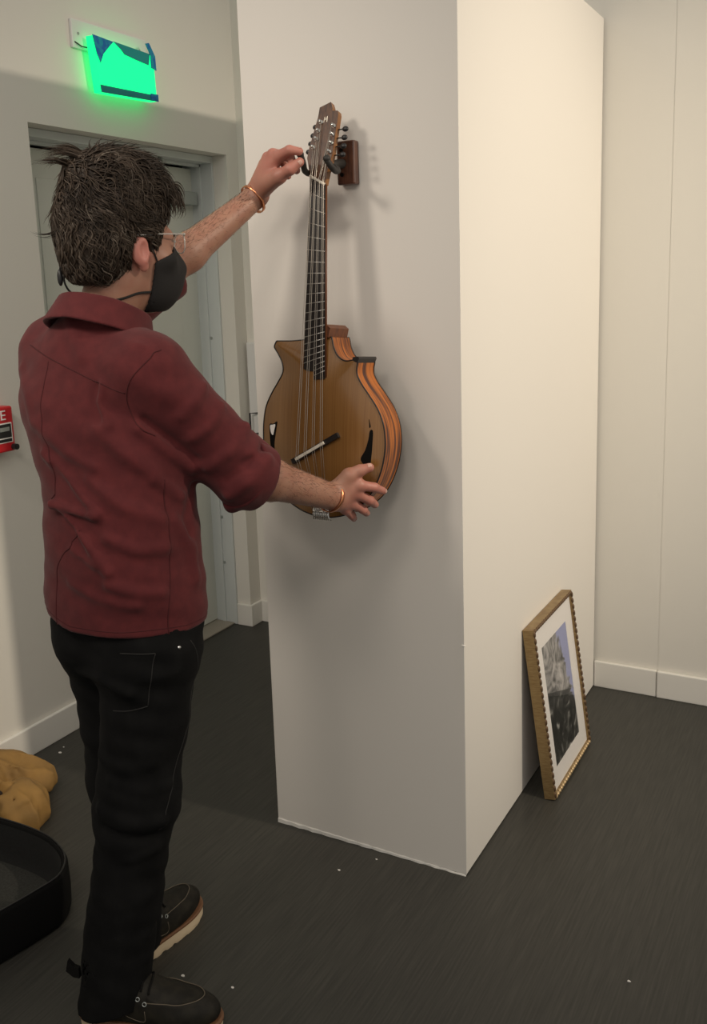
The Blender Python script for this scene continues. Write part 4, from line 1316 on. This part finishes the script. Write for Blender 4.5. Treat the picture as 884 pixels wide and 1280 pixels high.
obj('hem_stitch', *tube_vf(hem, 0.0010, 5, closed=True), 'shirt_seam', shirt, True)


def band(c, ax, r0, th, w, n=40, wob=0.0, open_gap=0.0, up=(0, 0, 1), squash=1.0):
    """flat band round an axis"""
    ax = Vector(ax).normalized()
    u = ax.cross(Vector(up)).normalized(); v_ = ax.cross(u)
    V, F = [], []
    rngs = np.linspace(open_gap / 2, 2 * math.pi - open_gap / 2, n)
    for i, t in enumerate(rngs):
        dv = u * math.cos(t) + v_ * math.sin(t) * squash
        wb = wob * (math.sin(3 * t + 1) + 0.6 * math.sin(5 * t))
        for rr, hh in ((r0, -w / 2), (r0 + th, -w / 2), (r0 + th * 1.25, 0), (r0 + th, w / 2), (r0, w / 2)):
            V.append(tuple(Vector(c) + dv * (rr + wb) + ax * (hh + wb)))
    for i in range(n - 1):
        for k in range(5):
            F.append((i * 5 + k, i * 5 + (k + 1) % 5, (i + 1) * 5 + (k + 1) % 5, (i + 1) * 5 + k))
    if open_gap == 0: F += [((n - 1) * 5 + k, (n - 1) * 5 + (k + 1) % 5, (k + 1) % 5, k) for k in range(5)]
    else: F += [tuple(range(5))[::-1], tuple((n - 1) * 5 + k for k in range(5))]
    return V, F


def cuff_fn_r(P):
    q = P - (ER + CR * 0.012)
    h = q @ CR
    rho = np.sqrt(np.maximum((q * q).sum(1) - h * h, 0))
    d = np.abs(rho - (0.0705 - 0.04 * h)) - 0.0062
    d = smax(d, np.abs(h) - 0.023, 0.006)
    # hanging corner of the folded cuff
    low = ER + CR * -0.004 + A3(-0.022, -0.012, -0.070)
    d = smin(d, ell(P, low, (0.016, 0.020, 0.017)), 0.012)
    return d + 0.0036 * noise3(P, 75, 51)


def cuff_fn_l(P):
    ax = unit(WL - EL)
    q = P - (EL - ax * 0.004)
    h = q @ ax
    rho = np.sqrt(np.maximum((q * q).sum(1) - h * h, 0))
    d = np.abs(rho - 0.0585) - 0.0062
    d = smax(d, np.abs(h) - 0.022, 0.006)
    return d + 0.003 * noise3(P, 75, 52)


sdf_obj('cuff', cuff_fn_r, ER - 0.12, ER + 0.12, 0.0034, 'shirt', shirt)
sdf_obj('cuff', cuff_fn_l, EL - 0.11, EL + 0.11, 0.0038, 'shirt', shirt)

# ---- jeans details
seam('pocket_stitch', jeans_fn, [(-0.4059, -0.8121, 0.872), (-0.3515, -0.765, 0.868)], 0.0012, 'stitch', jeans, 8)
seam('pocket_stitch', jeans_fn, [(-0.3515, -0.765, 0.868), (-0.3544, -0.7737, 0.8344), (-0.3732, -0.7739, 0.7525)], 0.0012, 'stitch', jeans, 8)
seam('pocket_stitch', jeans_fn, [(-0.3732, -0.7739, 0.7525), (-0.4081, -0.7891, 0.7418), (-0.4483, -0.7953, 0.7364)], 0.0012, 'stitch', jeans, 8)
seam('side_stitch', jeans_fn, [(-0.3242, -0.6885, 0.870), (-0.3446, -0.6585, 0.7677), (-0.363, -0.702, 0.6147), (-0.378, -0.7646, 0.4735)], 0.0011, 'stitch', jeans, 10)
rv = project(jeans_fn, [(-0.330, -0.722, 0.866)])[0]
obj('rivet', *sphere_vf(rv, 0.0045, 8, 6), 'chrome', jeans, True)

# ---- boots
def boot(heel, ang):
    ca, sa = math.cos(ang), math.sin(ang)
    hx, hy = heel
    X = lambda s, l, z: (hx + s * ca + l * sa, hy + s * sa - l * ca, z)       # l: to the wearer's right
    T = np.array([[ca, sa, 0], [sa, -ca, 0], [0, 0, 1]], np.float32)
    half = [(0.0, 0.004), (0.008, 0.022), (0.030, 0.034), (0.075, 0.0365), (0.12, 0.0375), (0.17, 0.0435), (0.225, 0.0500), (0.265, 0.0475), (0.295, 0.036), (0.312, 0.017), (0.316, 0.004)]
    oc = spline([(s, l) for s, l in half] + [(s, -l) for s, l in half[::-1]], 7, True)

    def upper(P):
        q = (P - A3(hx, hy, 0)) @ T.T
        d = ell(q, (0.218, 0, 0.052), (0.096, 0.0480, 0.042))
        d = smin(d, ell(q, (0.058, 0, 0.062), (0.053, 0.0355, 0.048)), 0.02)
        d = smin(d, ell(q, (0.14, 0, 0.055), (0.10, 0.0385, 0.045)), 0.02)
        d = smin(d, cone(q, (0.095, 0, 0.105), (0.200, 0, 0.064), 0.040, 0.036), 0.02)
        d = smin(d, cone(q, (0.072, 0, 0.09), (0.066, 0, 0.165), 0.040, 0.042), 0.02)
        # raised apron edge of the moc toe
        e = np.sqrt(((q[:, 0] - 0.20) / 0.082) ** 2 + (q[:, 1] / 0.038) ** 2)
        d = d - 0.0030 * np.exp(-((e - 1) / 0.07) ** 2) * (q[:, 0] > 0.165) * (q[:, 2] > 0.05)
        d = d + 0.0012 * noise3(P, 90, 61)
        return smax(d, 0.0345 - q[:, 2], 0.002)
    o = sdf_obj('boot', upper, (hx - 0.10 + min(0, .33 * ca), hy - 0.10 + min(0, .33 * sa), 0.02), (hx + 0.10 + max(0, .33 * ca), hy + 0.10 + max(0, .33 * sa), 0.23), 0.0036, 'boot', person)
    n = len(oc)
    cs = oc.mean(0)
    V, F = [], []
    levels = [(0.965, 0.0004, 1), (0.995, 0.007, 1), (1.0, 0.014, 0), (1.0, 0.0275, 0)]
    for sc, z, w in levels:
        for k, p in enumerate(oc):
            q = cs + (p - cs) * sc
            zz = z + (0.0035 * (1 if math.sin(q[0] * 2 * math.pi / 0.034) > 0.55 else 0) if w else 0)
            V.append(X(q[0], q[1], zz))
    for i in range(3):
        F += [(i * n + k, i * n + (k + 1) % n, (i + 1) * n + (k + 1) % n, (i + 1) * n + k) for k in range(n)]
    F += [tuple(range(n))[::-1], tuple(3 * n + k for k in range(n))]
    obj('sole', V, F, 'sole', o)
    V, F = [], []
    for sc, z in ((1.0, 0.0278), (1.018, 0.0295), (1.018, 0.0335), (0.99, 0.0360)):
        for p in oc:
            q = cs + (p - cs) * sc
            V.append(X(q[0], q[1], z))
    for i in range(3):
        F += [(i * n + k, i * n + (k + 1) % n, (i + 1) * n + (k + 1) % n, (i + 1) * n + k) for k in range(n)]
    F += [tuple(range(n))[::-1], tuple(3 * n + k for k in range(n))]
    obj('welt', V, F, 'welt', o)
    U = [(0.160, 0.036), (0.20, 0.0385), (0.24, 0.0345), (0.268, 0.022), (0.281, 0.0), (0.268, -0.022), (0.24, -0.0345), (0.20, -0.0385), (0.160, -0.036)]
    q = project(upper, [X(s, l, 0.09) for s, l in spline(U, 5)], 0.0002, 12)
    obj('toe_stitch', *tube_vf(q, 0.0011, 5), 'boot_stitch', o, True)
    for sg in (-1, 1):
        q = project(upper, [X(s, sg * 0.05, z) for s, z in spline([(0.030, 0.075), (0.07, 0.066), (0.10, 0.060), (0.155, 0.045), (0.160, 0.075)], 5)], 0.0002, 12)
        obj('quarter_stitch', *tube_vf(q, 0.0009, 5), 'boot_stitch', o, True)
    for i, s in enumerate((0.108, 0.126, 0.144, 0.160)):
        for sg in (-1, 1):
            c = project(upper, [X(s, sg * 0.030, 0.115 - i * 0.010)], 0.0005, 12)[0]
            g = grad(upper, c[None])[0]
            u = unit(np.cross(g, A3(0, 0, 1))); w = np.cross(g, u)
            obj('eyelet', *tube_vf([c + u * 0.0042 * math.cos(t) + w * 0.0042 * math.sin(t) for t in np.linspace(0, 6.283, 12, endpoint=False)], 0.0011, 5, closed=True), 'grey_metal', o, True)
        pts = project(upper, [X(s + 0.002 * k, 0.030 * k / 3.0, 0.13 - i * 0.010) for k in range(-3, 4)], 0.0028, 12)
        obj('lace', *tube_vf(pts, 0.0024, 6), 'lace', o, True)
    # heel pull loop
    tab = [(0.004, 0.112), (-0.010, 0.114), (-0.026, 0.128), (-0.020, 0.154), (-0.008, 0.140), (0.004, 0.136)]
    v, f = prism_vf(tab, -0.005, 0.005)
    obj('pull_tab', [X(a, c, z) for a, z, c in v], f, 'lace', o)
    return o


boot((-0.566, -0.846), math.atan2(0.122, 0.305))
boot((-0.590, -0.738), math.radians(88))

# ---- hair: cap plus several thousand curved locks
hair = sdf_obj('hair', hairmass_fn, HC + A3(-0.17, -0.17, -0.10), HC + A3(0.17, 0.17, 0.23), 0.0040, 'hair', person)
hv = np.empty(len(hair.data.vertices) * 3, np.float32); hair.data.vertices.foreach_get('co', hv); hv = hv.reshape(-1, 3)
sh = hair.data.attributes.new('shade', 'FLOAT', 'POINT'); sh.data.foreach_set('value', np.full(len(hv), 0.12, np.float32))
NL, NR = 5000, 11
idx = rng.choice(len(hv), NL)
P = hv[idx].copy()
q = (P - HC) @ HAX.T
ok = ~((np.abs(q[:, 0]) < 0.06) & (q[:, 2] < 0.05) & (q[:, 1] > 0)) & (q[:, 2] > -0.085)
inner = ell(P, hp(0, -0.006, 0.046), (0.080, 0.102, 0.103), HAX)
ok &= inner > 0.002
P = P[ok]; q = q[ok]; NL = len(P)
crown = np.array([0.020, -0.105, 0.150])
loc = q - crown
away = loc / (np.linalg.norm(loc, axis=1)[:, None] + 1e-6)
away = away * np.clip(np.linalg.norm(loc, axis=1) / 0.06, 0.1, 1)[:, None] + np.array([0.55, 0.1, -0.2]) * np.clip(1 - np.linalg.norm(loc, axis=1) / 0.06, 0, 1)[:, None]
top = np.clip((q[:, 2] - 0.09) / 0.06, 0, 1)
front = np.clip((q[:, 1]) / 0.08, 0, 1)
D = away + np.stack([0.25 * np.sign(q[:, 0]) * front, 0.35 * front, -0.55 * (1 - top) + 0 * top], 1)
D[:, 1] += 0.35 * (1 - top) * (np.abs(q[:, 0]) > 0.05)            # sides swept a little forward
D += rng.normal(0, 0.14, D.shape) + 0.9 * np.stack([noise3(P, 60, 83), noise3(P, 60, 84), noise3(P, 60, 85)], 1)
D = D @ HAX                                                       # to world
ln = rng.uniform(0.035, 0.075, NL) * (0.75 + 0.6 * top)
lift0 = rng.uniform(0.000, 0.004, NL)
lift1 = rng.uniform(0.003, 0.014, NL) * (0.55 + 0.9 * top)
ph = rng.uniform(0, 6.28, NL); wv = rng.uniform(0.4, 1.5, NL); fq = rng.uniform(0.5, 1.1, NL)
ph = 3.5 * noise3(P, 55, 81) + rng.normal(0, 0.35, NL)
lift1 = np.clip(lift1 * (1 + 0.9 * noise3(P, 70, 82) * 1.6), 0.001, 0.03)
path = []
cur = P.astype(np.float32)
for i in range(NR):
    t = i / (NR - 1)
    g = grad(hairmass_fn, cur)
    d = hairmass_fn(cur)
    target = lift0 + (lift1 - lift0) * t ** 1.3 - (0.003 if i == 0 else 0)
    cur = (cur - g * np.clip(d - target, -0.006, 0.006)[:, None] * 0.9).astype(np.float32)
    path.append(cur.copy())
    tan = D - g * (D * g).sum(1)[:, None]
    tan /= np.linalg.norm(tan, axis=1)[:, None] + 1e-6
    bin_ = np.cross(g, tan)
    step = tan + bin_ * (wv * np.sin(ph + 6.28 * fq * t))[:, None]
    step /= np.linalg.norm(step, axis=1)[:, None]
    cur = (cur + step * (ln / (NR - 1))[:, None]).astype(np.float32)
    D = D * 0.9 + np.array([0, 0, -0.16])
path = np.stack(path, 1)
rad0 = rng.uniform(0.0011, 0.0027, NL)
shade = np.clip(rng.beta(1.6, 3.0, NL) + 0.35 * noise3(P, 90, 86) + 0.28 * (np.abs((path[:, 0] - HC) @ hr) > 0.06) * (((path[:, 0] - HC) @ hu) < 0.06) * (((path[:, 0] - HC) @ hf) > -0.05) * rng.random(NL), 0, 1)


def add_tufts(pts_list, r, n, spread, sh_):
    """extra flying tufts: each a fan of thin locks"""
    out, rr, ss = [], [], []
    for pts in pts_list:
        c = spline(pts, max(1, 9 // (len(pts) - 1) + 1))[:NR]
        c = np.array([np.interp(np.linspace(0, 1, NR), np.linspace(0, 1, len(c)), c[:, k]) for k in range(3)]).T
        for _ in range(n):
            off0 = rng.normal(0, 0.003, 3); off = rng.normal(0, spread, 3)
            out.append(c + off0 + off * (np.linspace(0, 1, NR) ** 1.5)[:, None])
            rr.append(r * rng.uniform(0.6, 1.2)); ss.append(np.clip(sh_ + rng.normal(0, 0.15), 0, 1))
    return np.array(out, np.float32), np.array(rr), np.array(ss)


tl = lambda *a: [hp(*p) for p in a]
t1 = add_tufts([tl((0.0, -0.045, 0.178), (-0.010, -0.088, 0.204), (-0.020, -0.125, 0.202), (-0.026, -0.152, 0.190)), tl((0.015, -0.060, 0.170), (0.010, -0.095, 0.192), (0.0, -0.128, 0.194), (-0.01, -0.150, 0.182)),
                tl((0.0, -0.08, 0.16), (0.0, -0.118, 0.178), (-0.005, -0.145, 0.176), (-0.01, -0.160, 0.168))], 0.0014, 26, 0.008, 0.35)
t2 = add_tufts([tl((0.03, 0.085, 0.115), (0.040, 0.112, 0.112), (0.046, 0.118, 0.085), (0.044, 0.102, 0.070)), tl((0.04, 0.07, 0.13), (0.056, 0.098, 0.128), (0.064, 0.104, 0.100), (0.060, 0.088, 0.082)),
                tl((0.02, 0.09, 0.135), (0.028, 0.118, 0.140), (0.034, 0.128, 0.118), (0.032, 0.120, 0.098)), tl((0.05, 0.06, 0.12), (0.070, 0.080, 0.110), (0.075, 0.083, 0.085), (0.070, 0.072, 0.070))], 0.0016, 22, 0.006, 0.42)
t3 = add_tufts([tl((-0.01, -0.128, 0.050), (-0.015, -0.150, 0.040), (-0.018, -0.170, 0.040), (-0.020, -0.184, 0.048))], 0.0009, 6, 0.003, 0.2)
path = np.concatenate([path, t1[0], t2[0], t3[0]]); rad0 = np.concatenate([rad0, t1[1], t2[1], t3[1]]); shade = np.concatenate([shade, t1[2], t2[2], t3[2]])
NL = len(path)
tan = np.gradient(path, axis=1); tan /= np.linalg.norm(tan, axis=2)[..., None] + 1e-9
ref = np.cross(tan, np.array([0.31, 0.52, 0.79])); ref /= np.linalg.norm(ref, axis=2)[..., None] + 1e-9
oth = np.cross(tan, ref)
tt = np.linspace(0, 1, NR)
rad = rad0[:, None] * (0.55 + 0.45 * np.sin(np.pi * np.minimum(tt * 1.3 + 0.1, 1)))[None] * np.clip((1.02 - tt) / 0.5, 0.06, 1)[None]
vs = np.stack([path + (ref * math.cos(a) + oth * math.sin(a)) * rad[..., None] for a in (0, 2.094, 4.189)], 2)     # lock, ring, side
base = np.arange(NL)[:, None, None] * NR * 3 + np.arange(NR - 1)[None, :, None] * 3
k = np.arange(3)[None, None]
k2 = (k + 1) % 3
fq_ = np.stack([base + k, base + k2, base + 3 + k2, base + 3 + k], -1).reshape(-1, 4)
me = bpy.data.meshes.new('hair_locks')
vv = vs.reshape(-1, 3).astype(np.float32)
me.vertices.add(len(vv)); me.vertices.foreach_set('co', vv.ravel())
me.loops.add(len(fq_) * 4); me.loops.foreach_set('vertex_index', fq_.astype(np.int32).ravel())
me.polygons.add(len(fq_)); me.polygons.foreach_set('loop_start', np.arange(len(fq_), dtype=np.int32) * 4); me.polygons.foreach_set('loop_total', np.full(len(fq_), 4, np.int32))
me.update(calc_edges=True)
me.polygons.foreach_set('use_smooth', [True] * len(fq_))
me.materials.append(M['hair'])
me.attributes.new('shade', 'FLOAT', 'POINT').data.foreach_set('value', np.repeat(shade, NR * 3).astype(np.float32))
lk = bpy.data.objects.new('hair_locks', me); COL.objects.link(lk); adopt(lk, hair); lk['kind'] = 'stuff'

# eyebrow
seam('eyebrow', body_fn, [hp(0.018, 0.11, 0.036), hp(0.034, 0.11, 0.042), hp(0.052, 0.10, 0.036)], 0.0035, 'hair', body, 4)

# ---- mask straps
def neck_pts(lst, lift=0.002): return project(body_fn, lst, lift, 10)
st1 = neck_pts([hp(0.052, 0.028, -0.078), hp(0.062, 0.0, -0.083), hp(0.065, -0.03, -0.090), hp(0.055, -0.06, -0.094), hp(0.03, -0.085, -0.094), hp(0.0, -0.09, -0.092), hp(-0.03, -0.085, -0.088)])
obj('neck_strap', *tube_vf(spline(st1, 4), 0.0026, 6), 'mask', mask, True)
es = neck_pts([hp(0.068, 0.040, -0.020), hp(0.075, 0.030, 0.004), hp(0.079, 0.018, 0.020), hp(0.082, 0.004, 0.030)], 0.0015)
obj('ear_loop', *tube_vf(spline(es, 4), 0.0018, 6), 'mask', mask, True)
obj('strap_tail', *tube_vf(spline([hp(-0.03, -0.090, -0.086), hp(-0.035, -0.110, -0.070), hp(-0.036, -0.118, -0.048), hp(-0.034, -0.112, -0.030)], 4), 0.0022, 6), 'mask', mask, True)
obj('toggle', *sphere_vf(hp(-0.026, -0.130, -0.044), (0.006, 0.006, 0.017), 10, 7), 'black_plastic', mask, True)
obj('toggle_cord', *tube_vf(spline([hp(-0.026, -0.130, -0.030), hp(-0.028, -0.125, -0.022), hp(-0.03, -0.118, -0.030)], 4), 0.0018, 6), 'mask', mask, True)

# ---- glasses
gl = obj('glasses', *tube_vf(spline([hp(0.084, -0.010, 0.034), hp(0.082, 0.03, 0.036), hp(0.078, 0.07, 0.037), hp(0.073, 0.104, 0.037)], 4), 0.0015, 6), 'clear', person, True)
obj('temple_arm', *tube_vf(spline([hp(-0.084, -0.010, 0.034), hp(-0.082, 0.03, 0.036), hp(-0.078, 0.07, 0.037), hp(-0.073, 0.104, 0.037)], 4), 0.0015, 6), 'clear', gl, True)
for s in (1, -1):
    lp = []
    for t in np.linspace(0, 2 * math.pi, 28, endpoint=False):
        ca, sa = math.cos(t), math.sin(t)
        lp.append(hp(s * (0.037 + 0.027 * math.copysign(abs(ca) ** 0.8, ca)), 0.117 - 0.010 * abs(0.6 + ca) * 0.5, 0.020 + 0.0205 * math.copysign(abs(sa) ** 0.8, sa)))
    obj('rim', *tube_vf(lp, 0.0013, 6, closed=True), 'clear', gl, True)
    c = np.mean(lp, 0)
    obj('lens', [tuple(p) for p in lp] + [tuple(c + hf * 0.001)], [(i, (i + 1) % 28, 28) for i in range(28)], 'lens', gl)
    obj('hinge', *tube_vf([hp(s * 0.063, 0.108, 0.036), hp(s * 0.074, 0.103, 0.037)], 0.0028, 6), 'clear', gl, True)
obj('bridge', *tube_vf(spline([hp(-0.011, 0.117, 0.024), hp(0, 0.121, 0.028), hp(0.011, 0.117, 0.024)], 4), 0.0018, 6), 'clear', gl, True)

# ---- copper cuffs on both wrists
ax = unit(WR - ER)
br_c = WR - ax * 0.012
obj('bracelet', *band(br_c, ax, 0.0345, 0.0024, 0.0085, 48, 0, 0.9, up=np.cross(A3(-0.48, 0.86, -0.18), ax)), 'copper', person, True)
ax = unit(WL - EL)
obj('bracelet', *band(WL - ax * 0.010, ax, 0.0350, 0.0022, 0.0085, 48, 0, 0.9, up=np.cross(A3(-0.48, 0.86, -0.18), ax)), 'copper', person, True)

# ---- finger nails
for tip, prev, out_ in ((THUMB_R[0][3], THUMB_R[0][2], (0.2, -0.7, 0.7)), (THUMB_L[0][3], THUMB_L[0][2], (0.3, -0.8, -0.3)), (FINGERS_R[0][0][2], FINGERS_R[0][0][1], (0.9, -0.3, 0.2)),
                        (FINGERS_L[0][0][2], FINGERS_L[0][0][1], (0.1, -0.3, 0.9))):
    a = unit(A3(*tip) - A3(*prev)); n_ = A3(*out_); n_ = unit(n_ - a * float(n_ @ a)); b_ = np.cross(a, n_)
    grid = [(A3(*tip) + a * (0.001 + 0.0105 * i / 4 - 0.004) + b_ * (0.0062 * j / 2) + n_ * 0.012) for i in range(5) for j in range(-2, 3)]
    gp = project(body_fn, grid, 0.0006, 8)
    obj('nail', [tuple(p) for p in gp], [(i * 5 + j, i * 5 + j + 1, (i + 1) * 5 + j + 1, (i + 1) * 5 + j) for i in range(4) for j in range(4)], 'nail', body, True)

# ---- forearm hair
bv = np.empty(len(body.data.vertices) * 3, np.float32); body.data.vertices.foreach_get('co', bv); bv = bv.reshape(-1, 3)
VV, FF = [], []
for E_, W_, t0 in ((ER, WR, 0.16), (EL, WL, 0.10)):
    ab = W_ - E_
    t = ((bv - E_) @ ab) / float(ab @ ab)
    dist = np.linalg.norm(bv - E_ - t[:, None] * ab, axis=1)
    c = np.nonzero((t > t0) & (t < 0.93) & (dist < 0.07))[0]
    c = rng.choice(c, min(2600, len(c)), replace=False)
    p = bv[c]; g = grad(body_fn, p)
    dens = 0.45 + 0.55 * noise3(p, 60, 71)
    keep = (rng.random(len(p)) < np.clip(dens + 0.35 * (g @ A3(0, -0.3, 0.9)), 0.1, 1))
    p = p[keep]; g = g[keep]
    dr = unit(ab)[None] * 0.8 + rng.normal(0, 0.45, p.shape)
    dr -= g * (dr * g).sum(1)[:, None]; dr /= np.linalg.norm(dr, axis=1)[:, None]
    sd = np.cross(g, dr)
    L_ = rng.uniform(0.006, 0.013, len(p))[:, None]
    n0 = len(VV)
    pts = np.stack([p - sd * 0.0002, p + sd * 0.0002, p + dr * L_ * 0.55 + g * 0.0018 + sd * 0.00015, p + dr * L_ + g * 0.0026], 1).reshape(-1, 3)
    VV += pts.tolist()
    FF += [(n0 + 4 * i, n0 + 4 * i + 1, n0 + 4 * i + 2) for i in range(len(p))] + [(n0 + 4 * i, n0 + 4 * i + 2, n0 + 4 * i + 3) for i in range(len(p))]
ah = obj('arm_hair', VV, FF, 'arm_hair', body)
ah['kind'] = 'stuff'
